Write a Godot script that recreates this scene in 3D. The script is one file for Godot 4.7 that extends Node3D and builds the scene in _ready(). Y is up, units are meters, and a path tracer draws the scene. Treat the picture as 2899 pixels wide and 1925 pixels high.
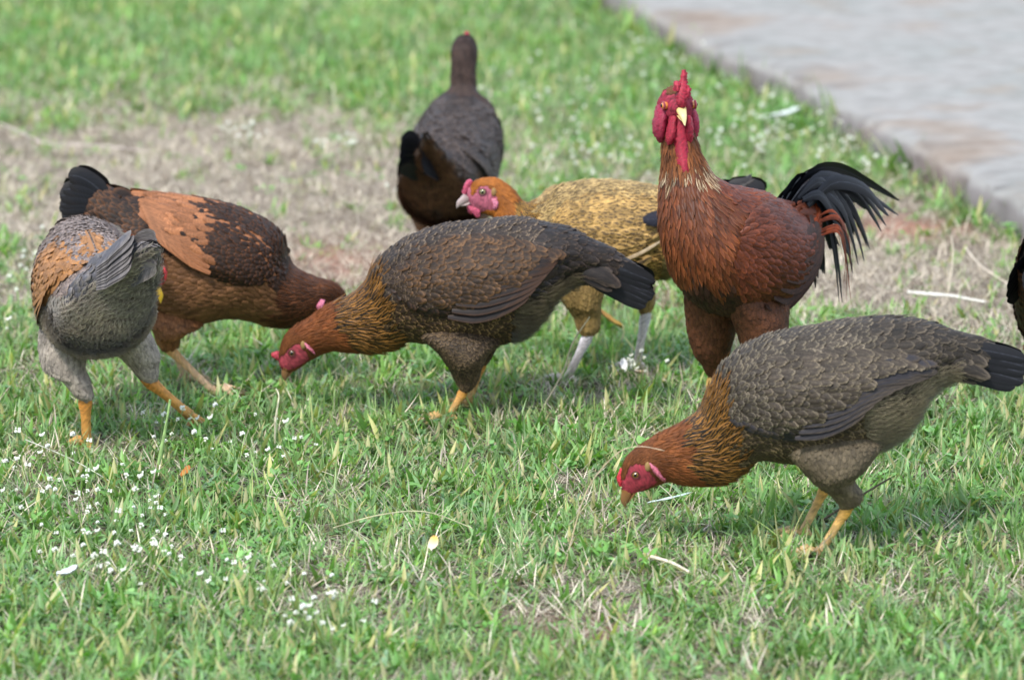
extends Node3D
# Free-ranging chickens on a rough lawn beside a concrete slab.

var rng := RandomNumberGenerator.new()
var noise := FastNoiseLite.new()
var wide := FastNoiseLite.new()
var taken := {}
var feather_mesh := {}
var tex_seed := 1

# ------------------------------------------------------------------ helpers
func numbered(called: String) -> String:
	var n: int = taken.get(called, 0)
	taken[called] = n + 1
	return called if n == 0 else "%s_%03d" % [called, n]

func tag(o: Node, label := "", category := "", group := "", kind := "") -> void:
	if label: o.set_meta("label", label)
	if category: o.set_meta("category", category)
	if group: o.set_meta("group", group)
	if kind: o.set_meta("kind", kind)

func part(called: String, mesh: Mesh, mat: Material, parent: Node) -> MeshInstance3D:
	var o := MeshInstance3D.new()
	o.mesh = mesh
	o.material_override = mat
	o.name = numbered(called) if parent == self else called
	parent.add_child(o, true)
	return o

func thing(called: String, label: String, category: String, at := Vector3.ZERO, yaw := 0.0) -> Node3D:
	var o := Node3D.new()
	o.name = numbered(called)
	add_child(o)
	o.position = at
	o.rotation.y = yaw
	tag(o, label, category)
	return o

func lin(r: float, g: float, b: float) -> Color:      # 0-255 sRGB to a linear colour
	return Color(r / 255.0, g / 255.0, b / 255.0).srgb_to_linear()

func srgb(r: float, g: float, b: float) -> Color:
	return Color(r / 255.0, g / 255.0, b / 255.0)

func rf(a: float, b: float) -> float:
	return rng.randf_range(a, b)

# a growing mesh: positions, normals, colours, uvs, triangles
class Grow:
	var v := PackedVector3Array()
	var n := PackedVector3Array()
	var c := PackedColorArray()
	var u := PackedVector2Array()
	var i := PackedInt32Array()
	func vert(p: Vector3, nn: Vector3, col := Color.WHITE, uv := Vector2.ZERO) -> int:
		v.append(p); n.append(nn); c.append(col); u.append(uv)
		return v.size() - 1
	func tri(a: int, b: int, d: int) -> void:
		var g := (v[b] - v[a]).cross(v[d] - v[a])
		if g.dot(n[a] + n[b] + n[d]) > 0.0:
			i.append(a); i.append(d); i.append(b)
		else:
			i.append(a); i.append(b); i.append(d)
	func quad(a: int, b: int, d: int, e: int) -> void:
		tri(a, b, d); tri(a, d, e)
	func mesh() -> ArrayMesh:
		var arr := []
		arr.resize(Mesh.ARRAY_MAX)
		arr[Mesh.ARRAY_VERTEX] = v
		arr[Mesh.ARRAY_NORMAL] = n
		arr[Mesh.ARRAY_COLOR] = c
		arr[Mesh.ARRAY_TEX_UV] = u
		arr[Mesh.ARRAY_INDEX] = i
		var m := ArrayMesh.new()
		m.add_surface_from_arrays(Mesh.PRIMITIVE_TRIANGLES, arr)
		return m

# a lofted body: rings through rows [x1,y1, x2,y2, half width, z centre] in millimetres
class Loft:
	var nt: int
	var na: int
	var p := []          # rings of points
	var n := []          # rings of normals
	var mid := PackedVector3Array()
	var half := PackedVector3Array()
	var hw := PackedFloat32Array()
	var t := PackedFloat32Array()
	static func cat(a: float, b: float, c: float, d: float, f: float) -> float:
		return 0.5 * ((2.0 * b) + (c - a) * f + (2.0 * a - 5.0 * b + 4.0 * c - d) * f * f + (3.0 * b - a - 3.0 * c + d) * f * f * f)
	func _init(rows: Array, sub: int, around: int, squash := 0.88, xf := Transform3D.IDENTITY, sag := 0.0) -> void:
		na = around
		var last := rows.size() - 1
		nt = last * sub + 1
		for k in nt:
			var ft := float(k) / sub
			var i := mini(int(ft), last - 1)
			var f := ft - i
			var r := []
			var r0: Array = rows[maxi(i - 1, 0)]
			var r1: Array = rows[i]
			var r2: Array = rows[i + 1]
			var r3: Array = rows[mini(i + 2, last)]
			for q in 6:
				r.append(cat(r0[q], r1[q], r2[q], r3[q], f) * 0.001)
			var c := Vector3((r[0] + r[2]) * 0.5, (r[1] + r[3]) * 0.5, r[5])
			var a := Vector3((r[0] - r[2]) * 0.5, (r[1] - r[3]) * 0.5, 0)
			mid.append(c); half.append(a); hw.append(r[4]); t.append(ft)
			var ring := PackedVector3Array()
			for j in na:
				var th := TAU * j / na
				var s := sin(th)
				var w: float = r[4] * signf(s) * pow(absf(s), squash)
				ring.append(xf * (c + a * (cos(th) - sag * s * s) + Vector3(0, 0, w)))
			p.append(ring)
		var middle := PackedVector3Array()
		for k in nt: middle.append(xf * mid[k])
		for k in nt:
			var k0 := maxi(k - 1, 0)
			var k1 := mini(k + 1, nt - 1)
			var ring := PackedVector3Array()
			for j in na:
				var d1: Vector3 = p[k1][j] - p[k0][j]
				var d2: Vector3 = p[k][(j + 1) % na] - p[k][(j + na - 1) % na]
				var q := d1.cross(d2)
				if q.length_squared() < 1e-16: q = p[k][j] - middle[k]
				if q.dot(p[k][j] - middle[k]) < 0.0: q = -q
				ring.append(q.normalized())
			n.append(ring)
	func at(ft: float, fj: float) -> Array:       # [point, normal, tangent]
		var k := clampi(int(ft), 0, nt - 2)
		var f := clampf(ft - k, 0.0, 1.0)
		var j := int(fj) % na
		var g := fj - int(fj)
		var j2 := (j + 1) % na
		var pa: Vector3 = p[k][j].lerp(p[k][j2], g)
		var pb: Vector3 = p[k + 1][j].lerp(p[k + 1][j2], g)
		var nn: Vector3 = n[k][j].lerp(n[k][j2], g).lerp(n[k + 1][j].lerp(n[k + 1][j2], g), f)
		return [pa.lerp(pb, f), nn.normalized(), (pb - pa).normalized()]
	func side(x: float, y: float) -> float:       # half width of the body at a point of its side view
		var best := 0.0
		var q := Vector3(x, y, 0)
		for k in nt - 1:
			var a := half[k]
			var al := a.length_squared()
			if al < 1e-9: continue
			var perp := Vector3(a.y, -a.x, 0)
			var d0 := (q - mid[k]).dot(perp)
			var a1 := half[k + 1]
			var d1 := (q - mid[k + 1]).dot(Vector3(a1.y, -a1.x, 0))
			if d0 * d1 > 0.0: continue
			var c := (q - mid[k]).dot(a) / al
			if absf(c) >= 1.0: continue
			best = maxf(best, hw[k] * pow(1.0 - c * c, 0.44))
		return best
	func put(g: Grow, paint: Callable, bump = null) -> void:
		var first := g.v.size()
		for k in nt:
			for j in na:
				var q: Vector3 = p[k][j]
				if bump != null: q += n[k][j] * bump.call(q)
				g.vert(q, n[k][j], paint.call(q, t[k], 360.0 * j / na), Vector2(float(j) / na, t[k]))
		for k in nt - 1:
			for j in na:
				var j2 := (j + 1) % na
				g.quad(first + k * na + j, first + k * na + j2, first + (k + 1) * na + j2, first + (k + 1) * na + j)
		for e in [0, nt - 1]:
			var c := Vector3.ZERO
			for j in na: c += p[e][j]
			c /= na
			var q := g.vert(c, (p[e][0] - c).cross(p[e][na / 4] - c).normalized() * (1.0 if e else -1.0), paint.call(c, t[e], 0.0))
			for j in na: g.tri(q, first + e * na + j, first + e * na + (j + 1) % na)

# ------------------------------------------------------------------ materials
func mat(rough := 0.8, col := Color.WHITE, vc := true) -> StandardMaterial3D:
	var m := StandardMaterial3D.new()
	m.albedo_color = col
	m.vertex_color_use_as_albedo = vc
	m.roughness = rough
	m.cull_mode = BaseMaterial3D.CULL_DISABLED
	return m

func noise_tex(freq: float, octaves := 4, size := 512, as_normal := false, bump := 4.0, type := FastNoiseLite.TYPE_SIMPLEX_SMOOTH) -> NoiseTexture2D:
	var f := FastNoiseLite.new()
	f.noise_type = type
	f.frequency = freq
	f.fractal_octaves = octaves
	f.seed = tex_seed
	tex_seed += 1
	var t := NoiseTexture2D.new()
	t.width = size; t.height = size
	t.seamless = true
	t.noise = f
	t.as_normal_map = as_normal
	t.bump_strength = bump
	return t

# the colouring of one feather: u across, v from quill to tip
func feather_tex(kind: String, c0: Color, c1: Color, c2: Color) -> StandardMaterial3D:
	var w := 40
	var h := 64
	var im := Image.create(w, h, false, Image.FORMAT_RGB8)
	var f := FastNoiseLite.new()
	f.seed = tex_seed; tex_seed += 1
	f.frequency = 0.12
	for y in h:
		for x in w:
			var z := (x + 0.5) / w * 2.0 - 1.0
			var l := (y + 0.5) / h
			var barb := f.get_noise_2d(x * 0.5 + 9.0, (y - absf(z) * -14.0) * 2.6)
			var d := maxf(absf(z), (l - 0.55) / 0.45)       # 0 in the middle, 1 at the rim
			var round := sqrt(z * z + pow(maxf(0.0, (l - 0.55) / 0.45), 2.0)) + barb * 0.12
			var c := c0
			match kind:
				"laced":
					c = c0.lerp(c1, smoothstep(0.72, 0.95, round) * 0.85 * (0.35 + 0.65 * smoothstep(-0.25, 0.15, f.get_noise_2d(x * 0.9 + 200.0, y * 0.7))))
					c = c.lerp(c1, (1.0 - smoothstep(0.0, 0.07, absf(z))) * 0.45 * smoothstep(0.1, 0.6, l))
					c = c.lerp(c2, smoothstep(0.34, 0.42, round) * (1.0 - smoothstep(0.48, 0.58, round)) * 0.6)
				"edged":
					c = c0.lerp(c1, smoothstep(0.45, 1.0, round))
					c = c.lerp(c2, (1.0 - smoothstep(0.0, 0.10, absf(z))) * 0.6)
				"striped":
					c = c0.lerp(c1, smoothstep(0.30, 0.52, absf(z) + maxf(0.0, l - 0.82) * 3.0 + barb * 0.25))
					c = c.lerp(c2, (1.0 - smoothstep(0.0, 0.09, absf(z))) * 0.5)
				"spotted":
					var sp := 1.0 - smoothstep(0.30, 0.55, absf(z) * 0.9 + absf(l - 0.78) * 1.6 + barb * 0.4)
					c = c1.lerp(c0, sp)
					c = c.lerp(c2, smoothstep(0.8, 1.0, absf(z)) * 0.5)
				"mottled":
					var mo := f.get_noise_2d(x * 2.2 + 40.0, y * 1.6)
					c = c0.lerp(c1, smoothstep(-0.25, 0.3, mo + l * 0.25 - 0.1))
					c = c.lerp(c2, smoothstep(0.28, 0.5, f.get_noise_2d(x * 1.2 - 80.0, y * 2.0)))
				_:
					c = c0.lerp(c1, clampf(l * 0.9 + barb * 0.5, 0.0, 1.0))
					c = c.lerp(c2, (1.0 - smoothstep(0.0, 0.08, absf(z))) * 0.45)
			var k := (1.0 + barb * 0.38) * 0.83
			im.set_pixel(x, y, Color(clampf(c.r * k, 0, 1), clampf(c.g * k, 0, 1), clampf(c.b * k, 0, 1)))
	var m := mat(0.62)
	m.albedo_texture = ImageTexture.create_from_image(im)
	m.texture_repeat = false
	m.metallic_specular = 0.35
	if c0.v < 0.2:                     # sheen of black quills
		m.roughness = 0.5
		m.metallic_specular = 0.36
	return m

# unit feather: quill at the origin, lying along +x, face towards +y
func unit_feather(kind: String) -> ArrayMesh:
	if feather_mesh.has(kind): return feather_mesh[kind]
	var g := Grow.new()
	var r := RandomNumberGenerator.new()
	r.seed = kind.hash()
	if kind == "plume":                     # loose downy barbs
		for k in 30:
			var a := r.randf_range(-1.0, 1.0)
			var lift := r.randf_range(-0.1, 0.8)
			var len := r.randf_range(0.6, 1.0)
			var w := r.randf_range(0.025, 0.06)
			var prev := -1
			for s in 4:
				var f := s / 3.0
				var q := Vector3(f * len, lift * f * (0.9 - 0.5 * f), a * 0.55 * f + 0.1 * sin(f * 4.0 + a * 7.0))
				var ww := w * (1.0 - 0.8 * f)
				var n := Vector3(-lift * (0.9 - f), 1, a * 0.3 + r.randf_range(-0.3, 0.3)).normalized()
				var i0 := g.vert(q + Vector3(0, 0, -ww), n, Color.WHITE, Vector2(0.5 + a * 0.4, f))
				g.vert(q + Vector3(0, 0, ww), n, Color.WHITE, Vector2(0.5 + a * 0.4, f))
				if prev >= 0: g.quad(prev, prev + 1, i0 + 1, i0)
				prev = i0
	else:
		var na := 6
		var nl := 8
		for i in nl + 1:
			var f := float(i) / nl
			var w := 1.0
			if kind == "contour":
				w = minf(0.5 + f * 1.1, 1.0) * (1.0 if f < 0.62 else sqrt(maxf(0.0, 1.0 - pow((f - 0.62) / 0.40, 2.0))))
			elif kind == "hackle":
				w = minf(0.5 + f * 1.4, 1.0) * (1.0 if f < 0.45 else maxf(0.06, 1.0 - pow((f - 0.45) / 0.56, 1.4)))
			else:                         # short head feather
				w = minf(0.6 + f, 1.0) * maxf(0.15, 1.0 - pow(f, 2.2))
			for j in na + 1:
				var z := (float(j) / na - 0.5)
				var jag := 0.0
				if i >= nl - 3 and kind != "scale": jag = r.randf_range(-0.05, 0.04)
				var q := Vector3(f + jag * (0.4 + absf(z)), 0.10 * sin(f * 2.4) - 0.16 * pow(z * 2.0, 2.0) * w - 0.08 * f * f, z * w * (1.0 + jag))
				g.vert(q, Vector3(-0.18 * cos(f * 2.4), 1.0, z * 1.1).normalized(), Color.WHITE, Vector2(0.5 + z * 0.97, f))
		for i in nl:
			for j in na:
				var a := i * (na + 1) + j
				g.quad(a, a + 1, a + na + 2, a + na + 1)
	feather_mesh[kind] = g.mesh()
	return feather_mesh[kind]

func multi(called: String, mesh: Mesh, m: Material, places: Array, tints: Array, parent: Node, kind := "stuff") -> void:
	if places.is_empty(): return
	var mm := MultiMesh.new()
	mm.transform_format = MultiMesh.TRANSFORM_3D
	mm.use_colors = true
	mm.mesh = mesh
	mm.instance_count = places.size()
	for i in places.size():
		mm.set_instance_transform(i, places[i])
		mm.set_instance_color(i, tints[i])
	var o := MultiMeshInstance3D.new()
	o.multimesh = mm
	o.material_override = m
	o.name = called
	parent.add_child(o, true)
	if kind: o.set_meta("kind", kind)

# a long quill feather along a path
func quill(called: String, path: Array, up: Vector3, width: float, m: Material, parent: Node, tip := 0.35, tint := Color.WHITE, camber := 0.18) -> MeshInstance3D:
	var g := Grow.new()
	var n := 14
	var na := 6
	var pts := PackedVector3Array()
	for i in n + 1:
		var f := float(i) / n * (path.size() - 1)
		var k := mini(int(f), path.size() - 2)
		var a: Vector3 = path[maxi(k - 1, 0)]
		var b: Vector3 = path[k]
		var c: Vector3 = path[k + 1]
		var d: Vector3 = path[mini(k + 2, path.size() - 1)]
		pts.append(b.cubic_interpolate(c, a, d, f - k))
	for i in n + 1:
		var f := float(i) / n
		var tan := (pts[mini(i + 1, n)] - pts[maxi(i - 1, 0)]).normalized()
		var sd := up.cross(tan).normalized()
		var nn := tan.cross(sd).normalized()
		if nn.dot(up) < 0.0: nn = -nn
		var w := width * minf(0.35 + f * 2.2, 1.0)
		if f > 1.0 - tip and tip > 0.55: w *= pow(maxf(0.0, 1.02 - (f - 1.0 + tip) / tip), 0.7)
		elif f > 1.0 - tip: w *= sqrt(maxf(0.0, 1.0 - pow((f - 1.0 + tip) / (tip * 1.02), 2.0)))
		for j in na + 1:
			var z := float(j) / na - 0.5
			var jag := rf(-0.02, 0.02) if f > 0.55 and absf(z) > 0.3 and tip < 0.55 else 0.0
			var q := pts[i] + sd * (z * w * (1.0 + jag)) - nn * (camber * w * z * z * 2.0) + tan * (jag * width)
			g.vert(q, (nn + sd * z * camber * 3.0).normalized(), tint, Vector2(0.5 + z * 0.97, f))
	for i in n:
		for j in na:
			var a := i * (na + 1) + j
			g.quad(a, a + 1, a + na + 2, a + na + 1)
	return part(called, g.mesh(), m, parent)

# ------------------------------------------------------------------ plumage
# style: [unit, length mm, width mm, lift, material, tint a, tint b]
func scatter(lf: Loft, styles: Array, zone: Callable, bag: Array, keep = null, dense := 1.0) -> void:
	var k := 0.0
	var row := 0
	while k < lf.nt - 1.01:
		var ki := int(k)
		var ring: PackedVector3Array = lf.p[ki]
		var next: PackedVector3Array = lf.p[ki + 1]
		var step := 0.0
		for j in [0, lf.na / 4, lf.na / 2, 3 * lf.na / 4]: step = maxf(step, ring[j].distance_to(next[j]))
		var around := 0.0
		for j in lf.na: around += ring[j].distance_to(ring[(j + 1) % lf.na])
		var zt: int = zone.call(lf.t[ki], 60.0, ring[0])
		var st: Array = styles[maxi(zt, 0)]
		var wmm: float = st[2] * 0.001
		var count := maxi(5, int(around / (wmm * 0.52) * dense))
		var least := 1e9
		for c in count:
			var fj := fposmod((c + 0.5 * (row % 2) + rf(-0.22, 0.22)) / count, 1.0) * lf.na
			var kk := clampf(k + rf(-0.3, 0.3) * st[1] * 0.0004 / maxf(step, 1e-5), 0.0, lf.nt - 1.01)
			var s := lf.at(kk, fj)
			var ang := 360.0 * fj / lf.na
			if ang > 180.0: ang = 360.0 - ang
			var tt: float = lf.t[0] + kk / (lf.nt - 1) * (lf.t[lf.nt - 1] - lf.t[0])
			var z: int = zone.call(tt, ang, s[0])
			if z < 0: continue
			if keep != null and not keep.call(s[0]): continue
			add_feather(bag, styles, z, s[0], s[1], s[2])
			least = minf(least, styles[z][1])
		if least > 1e8: least = st[1]
		k += maxf(least * 0.00034 / maxf(step, 1e-5), 0.12) / dense
		row += 1

func add_feather(bag: Array, styles: Array, z: int, pos: Vector3, n: Vector3, dir: Vector3, grow := 1.0) -> void:
	var st: Array = styles[z]
	var x := (dir + Vector3(rf(-0.22, 0.22), rf(-0.22, 0.22), rf(-0.22, 0.22)) + Vector3(0, -0.12, 0)).normalized()
	x = (x - n * x.dot(n)).normalized()
	x = (x + n * (st[3] - 0.02 + rf(-0.06, 0.11))).normalized()
	var sd := x.cross(n).normalized()
	var up := sd.cross(x).normalized()
	var l: float = st[1] * 0.001 * rf(0.72, 1.28) * 0.9 * grow
	var w: float = st[2] * 0.001 * rf(0.80, 1.12) * 0.84 * grow
	var c: Color = st[5].lerp(st[6], rng.randf())
	c = c * rf(0.70, 1.26) * (1.0 + 0.5 * noise.get_noise_3dv(pos * 1300.0))
	bag[z][0].append(Transform3D(Basis(x * l, up * w, sd * w), pos - x * l * 0.25 + n * 0.0008))
	bag[z][1].append(Color(c.r, c.g, c.b))

func new_bag(styles: Array) -> Array:
	var b := []
	for s in styles: b.append([[], []])
	return b

const ZONES := ["head_feathers", "upper_neck_feathers", "breast_feathers", "back_feathers", "fluff_feathers", "rump_feathers", "thigh_feathers", "wing_coverts", "wing_coverts", "lower_neck_feathers", "wing_coverts"]

func lay(bag: Array, styles: Array, parent: Node, only := []) -> void:
	for z in styles.size():
		if only.is_empty() or z in only:
			multi(ZONES[z], unit_feather(styles[z][0]), styles[z][4], bag[z][0], bag[z][1], parent)

func lerp_line(pts: Array, f: float) -> Vector2:
	var q := clampf(f, 0.0, 1.0) * (pts.size() - 1)
	var k := mini(int(q), pts.size() - 2)
	var a: Array = pts[maxi(k - 1, 0)]
	var b: Array = pts[k]
	var c: Array = pts[k + 1]
	var d: Array = pts[mini(k + 2, pts.size() - 1)]
	var v := Vector2(b[0], b[1]).cubic_interpolate(Vector2(c[0], c[1]), Vector2(a[0], a[1]), Vector2(d[0], d[1]), q - k)
	if f > 1.0: v += (Vector2(d[0], d[1]) - Vector2(b[0], b[1])).normalized() * 100.0 * (f - 1.0)
	return v * 0.001

# a folded wing: shell laid over the side of the body, coverts on it, quills along its edge
func wing(bird: Node3D, body: Loft, sp: Dictionary, styles: Array, s: float) -> void:
	var w := Node3D.new()
	w.name = "wing"
	bird.add_child(w, true)
	var top: Array = sp.wing_top
	var bot: Array = sp.wing_bot
	var na := 28
	var nb := 12
	var thick: float = sp.get("wing_thick", 12.0) * 0.001
	var grid := []
	for i in na + 1:
		var col := []
		for j in nb + 1:
			var a := float(i) / na
			var b := float(j) / nb
			var xy := lerp_line(top, a).lerp(lerp_line(bot, a), b)
			var z := body.side(xy.x, xy.y)
			var rim := minf(minf(b * 3.0, (1.0 - b) * 6.0), minf(a * 2.6, (1.0 - a) * 4.0 + 0.1))
			col.append(Vector3(xy.x, xy.y, s * (z + thick * (0.15 + 0.85 * smoothstep(0.0, 1.0, rim)))))
		grid.append(col)
	for pass_ in 2:                    # even out the shell
		for i in range(1, na):
			for j in range(1, nb):
				grid[i][j].z = grid[i][j].z * 0.4 + 0.15 * (grid[i - 1][j].z + grid[i + 1][j].z + grid[i][j - 1].z + grid[i][j + 1].z)
	var g := Grow.new()
	var nrm := []
	for i in na + 1:
		var col := []
		for j in nb + 1:
			var d1: Vector3 = grid[mini(i + 1, na)][j] - grid[maxi(i - 1, 0)][j]
			var d2: Vector3 = grid[i][mini(j + 1, nb)] - grid[i][maxi(j - 1, 0)]
			var q := d1.cross(d2).normalized()
			if q.z * s < 0.0: q = -q
			col.append(q)
		nrm.append(col)
	var tint: Color = sp.wing_skin
	for i in na + 1:
		for j in nb + 1:
			g.vert(grid[i][j], nrm[i][j], tint)
		g.vert(Vector3(grid[i][nb].x, grid[i][nb].y, grid[i][nb].z - s * 0.03), Vector3(0, -1, 0), tint)
	for i in na:
		for j in nb + 1:
			var q := i * (nb + 2) + j
			g.quad(q, q + 1, q + nb + 3, q + nb + 2)
	part("wing_shell", g.mesh(), sp.skin_mat, w)
	# coverts
	var bag := new_bag(styles)
	var split: float = sp.get("wing_split", 0.55)
	var band: float = sp.get("wing_band", 2.0)
	var step: float = 0.30 * styles[7][1] * 0.001 / maxf(0.05, (lerp_line(top, 0.0).distance_to(lerp_line(top, 1.0))))
	var a := 0.0
	while a < 0.99:
		var high := lerp_line(top, a).distance_to(lerp_line(bot, a))
		var count := maxi(4, int(high / (styles[7][2] * 0.001 * 0.5)))
		for c in count:
			var fa := clampf(a + rf(-0.5, 0.5) * step, 0.0, 0.999)
			var fb := clampf((c + rf(0.1, 0.9)) / count, 0.02, 0.985)
			var i := int(fa * na)
			var j := mini(int(fb * nb), nb - 1)
			var p: Vector3 = grid[i][j].lerp(grid[i + 1][j], fa * na - i).lerp(grid[i][j + 1].lerp(grid[i + 1][j + 1], fa * na - i), fb * nb - j)
			var dir: Vector3 = (grid[i + 1][j] - grid[i][j]).normalized() + (grid[i][j + 1] - grid[i][j]).normalized() * (0.42 * (1.0 - fa) * (1.0 - fb))
			var e := fa + 0.16 * noise.get_noise_2d(fb * 330.0, 7.0) + rf(-0.09, 0.09)
			var z := 7 if e < split else 8
			if e > band: z = 10
			if fb > 0.86 and sp.get("wing_low", false): z = 10
			if fa > sp.get("cov_end", 0.95) + 0.5 * (0.45 - fb) + rf(-0.05, 0.05): continue
			add_feather(bag, styles, z, p, nrm[i][j], dir.normalized(), 0.75 + 0.45 * fa)
		a += step
	lay(bag, styles, w, [7, 8, 10])
	# flight feathers
	var nf: int = sp.get("quills", 8)
	for q in nf:
		var f := float(q) / maxi(nf - 1, 1)
		var a0 := lerpf(sp.get("qa0", 0.42), sp.get("qa1", 0.60), f)
		var b0 := lerpf(0.95, 0.34, f)
		var a1 := lerpf(sp.get("qe0", 0.86), sp.get("qe1", 1.12), f)
		var b1 := lerpf(1.02, 0.30, f)
		var path := []
		for h in 5:
			var u := h / 4.0
			var aa := lerpf(a0, a1, u)
			var bb := lerpf(b0, b1, u)
			var xy := lerp_line(top, aa).lerp(lerp_line(bot, aa), bb)
			path.append(Vector3(xy.x, xy.y, s * (maxf(body.side(xy.x, xy.y), 0.012) + thick * 1.0 - 0.0012 * f * 3.0 + 0.003)))
		quill("flight_feather", path, Vector3(0, 0.45, s), sp.get("quill_w", 17.0) * 0.001, sp.quill_mat, w, 0.22, Color.WHITE * rf(0.8, 1.15))

# tail: quills in two leaning planes
func tail(bird: Node3D, sp: Dictionary) -> void:
	var td: Array = sp.tail        # [x,y, n, elev top, elev bottom, length top, length bottom, width, splay, curl, tent]
	var base := Vector3(td[0], td[1], 0) * 0.001
	var n: int = td[2]
	for s in [-1.0, 1.0]:
		for k in n:
			var f := float(k) / maxi(n - 1, 1)
			var e := deg_to_rad(lerpf(td[3], td[4], f) + rf(-2, 2))
			var l := lerpf(td[5], td[6], f) * 0.001 * rf(0.94, 1.05)
			var sway: float = sp.get("tail_yaw", 0.0)
			var dir := Vector3(-cos(e), sin(e), s * td[8] * (0.25 + f) + sway).normalized()
			var side := Vector3(0, cos(td[10]) * 0.0 + sin(td[10]), s * cos(td[10])).normalized()
			var path := []
			for h in 5:
				var u := h / 4.0
				path.append(base + Vector3(0, -0.014 * f * sp.get("tail_deep", 1.0), s * (0.004 + 0.012 * f)) + dir * l * u + Vector3(0.15, -1.0, 0) * (td[9] * l * u * u * (1.0 - 0.4 * f)) + side * (0.0016 * (n - k)) * (1.0 if s > 0 else 1.0))
			quill("tail_feather", path, side, td[7] * 0.001 * rf(0.9, 1.1), sp.tail_mat, bird, 0.3, Color.WHITE * rf(0.75, 1.2))
	var cov: Array = sp.get("tail_coverts", [])   # [n, elev top, elev bottom, len, width]
	if cov.size():
		for s in [-1.0, 1.0]:
			for k in cov[0]:
				var f := float(k) / maxi(cov[0] - 1, 1)
				var e := deg_to_rad(lerpf(cov[1], cov[2], f) + rf(-4, 4))
				var l: float = cov[3] * 0.001 * rf(0.7, 1.15)
				var dir := Vector3(-cos(e), sin(e), s * 0.10 + sp.get("tail_yaw", 0.0)).normalized()
				var path := []
				for h in 4:
					var u := h / 3.0
					path.append(base + Vector3(0.03 + rf(-0.01, 0.01), 0.006 - 0.014 * f, s * (0.014 + 0.016 * sin(f * PI))) + dir * l * u + Vector3(0, -0.2 * l * u * u, 0))
				quill("tail_covert", path, Vector3(0, 0.5, s), cov[4] * 0.001 * rf(0.85, 1.15), sp.covert_mat, bird, 0.35, Color.WHITE * rf(0.75, 1.2), 0.3)

func tube(g: Grow, pts: Array, rad: Array, cols: Array, around := 10, scutes := 0.0, flat := 1.0) -> void:
	var n := (pts.size() - 1) * 8
	var first := g.v.size()
	var cen := PackedVector3Array()
	for i in n + 1:
		var f := float(i) / 8.0
		var k := mini(int(f), pts.size() - 2)
		cen.append((pts[k] as Vector3).cubic_interpolate(pts[k + 1], pts[maxi(k - 1, 0)], pts[mini(k + 2, pts.size() - 1)], f - k))
	for i in n + 1:
		var f := float(i) / 8.0
		var k := mini(int(f), pts.size() - 2)
		var r := lerpf(rad[k], rad[k + 1], f - k)
		var col: Color = cols[k].lerp(cols[k + 1], f - k)
		var tan := (cen[mini(i + 1, n)] - cen[maxi(i - 1, 0)]).normalized()
		var a := tan.cross(Vector3(0.21, 0.13, 0.97)).normalized()
		var b := tan.cross(a).normalized()
		for j in around:
			var th := TAU * j / around
			var rr := r * (1.0 + scutes * (0.5 - fposmod(f * 3.3 + (0.5 if j % 2 else 0.0), 1.0)))
			var d := a * cos(th) * flat + b * sin(th)
			var kcol := col * (1.0 - (0.28 * smoothstep(0.75, 0.98, fposmod(f * 3.3 + (0.5 if j % 2 else 0.0), 1.0)) if scutes > 0.0 else 0.0)) * (1.0 + 0.7 * noise.get_noise_3dv((cen[i] + d * r) * 9000.0))
			g.vert(cen[i] + d * rr, d.normalized(), Color(kcol.r, kcol.g, kcol.b))
	for i in n:
		for j in around:
			var j2 := (j + 1) % around
			g.quad(first + i * around + j, first + i * around + j2, first + (i + 1) * around + j2, first + (i + 1) * around + j)
	for e in [0, n]:
		var q := g.vert(cen[e], (cen[e] - cen[1 if e == 0 else n - 1]).normalized(), cols[0 if e == 0 else cols.size() - 1])
		for j in around: g.tri(q, first + e * around + j, first + e * around + (j + 1) % around)

# shank and toes; hock and foot in millimetres, toes spread about a heading
func leg(bird: Node3D, hock: Vector3, foot: Vector3, r: float, c0: Color, c1: Color, m: Material, head := 0.0, lifted := false) -> void:
	hock *= 0.001; foot *= 0.001
	var g := Grow.new()
	var down := (foot - hock).normalized()
	var rr := r * 0.001
	tube(g, [hock - down * 0.012, hock + down * 0.006, hock.lerp(foot, 0.35), hock.lerp(foot, 0.75), foot], [rr * 0.95, rr * 1.22, rr * 0.84, rr * 0.82, rr * 1.05], [c0, c0, c0.lerp(c1, 0.4), c1, c1.lerp(lin(120, 100, 76), 0.45)], 16, 0.12, 0.85)
	var claw := lin(70, 60, 50)
	for k in [-0.62, 0.0, 0.6, PI + 0.2]:
		var d := Vector3(cos(head + k), 0, sin(head + k))
		var l := (0.058 if k == 0.0 else 0.046) if k < 2.0 else 0.022
		var y0 := foot + Vector3(0, 0.004, 0)
		var pts: Array
		if lifted:
			d = (d * 0.55 + Vector3(0, -0.8, 0)).normalized()
			pts = [foot, foot + d * l * 0.35 + Vector3(cos(head), 0, sin(head)) * 0.014, foot + d * l * 0.8 + Vector3(cos(head), 0, sin(head)) * 0.012, foot + d * l * 1.05 + Vector3(cos(head), 0, sin(head)) * 0.004]
		else:
			pts = [y0, y0 + d * l * 0.4 + Vector3(0, 0.006, 0), y0 + d * l * 0.8 + Vector3(0, -0.002, 0), y0 + d * l + Vector3(0, -0.004, 0)]
		tube(g, pts, [rr * 0.72, rr * 0.60, rr * 0.46, rr * 0.12], [c1, c1, c1, claw], 10, 0.12)
	part("leg", g.mesh(), m, bird)

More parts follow.
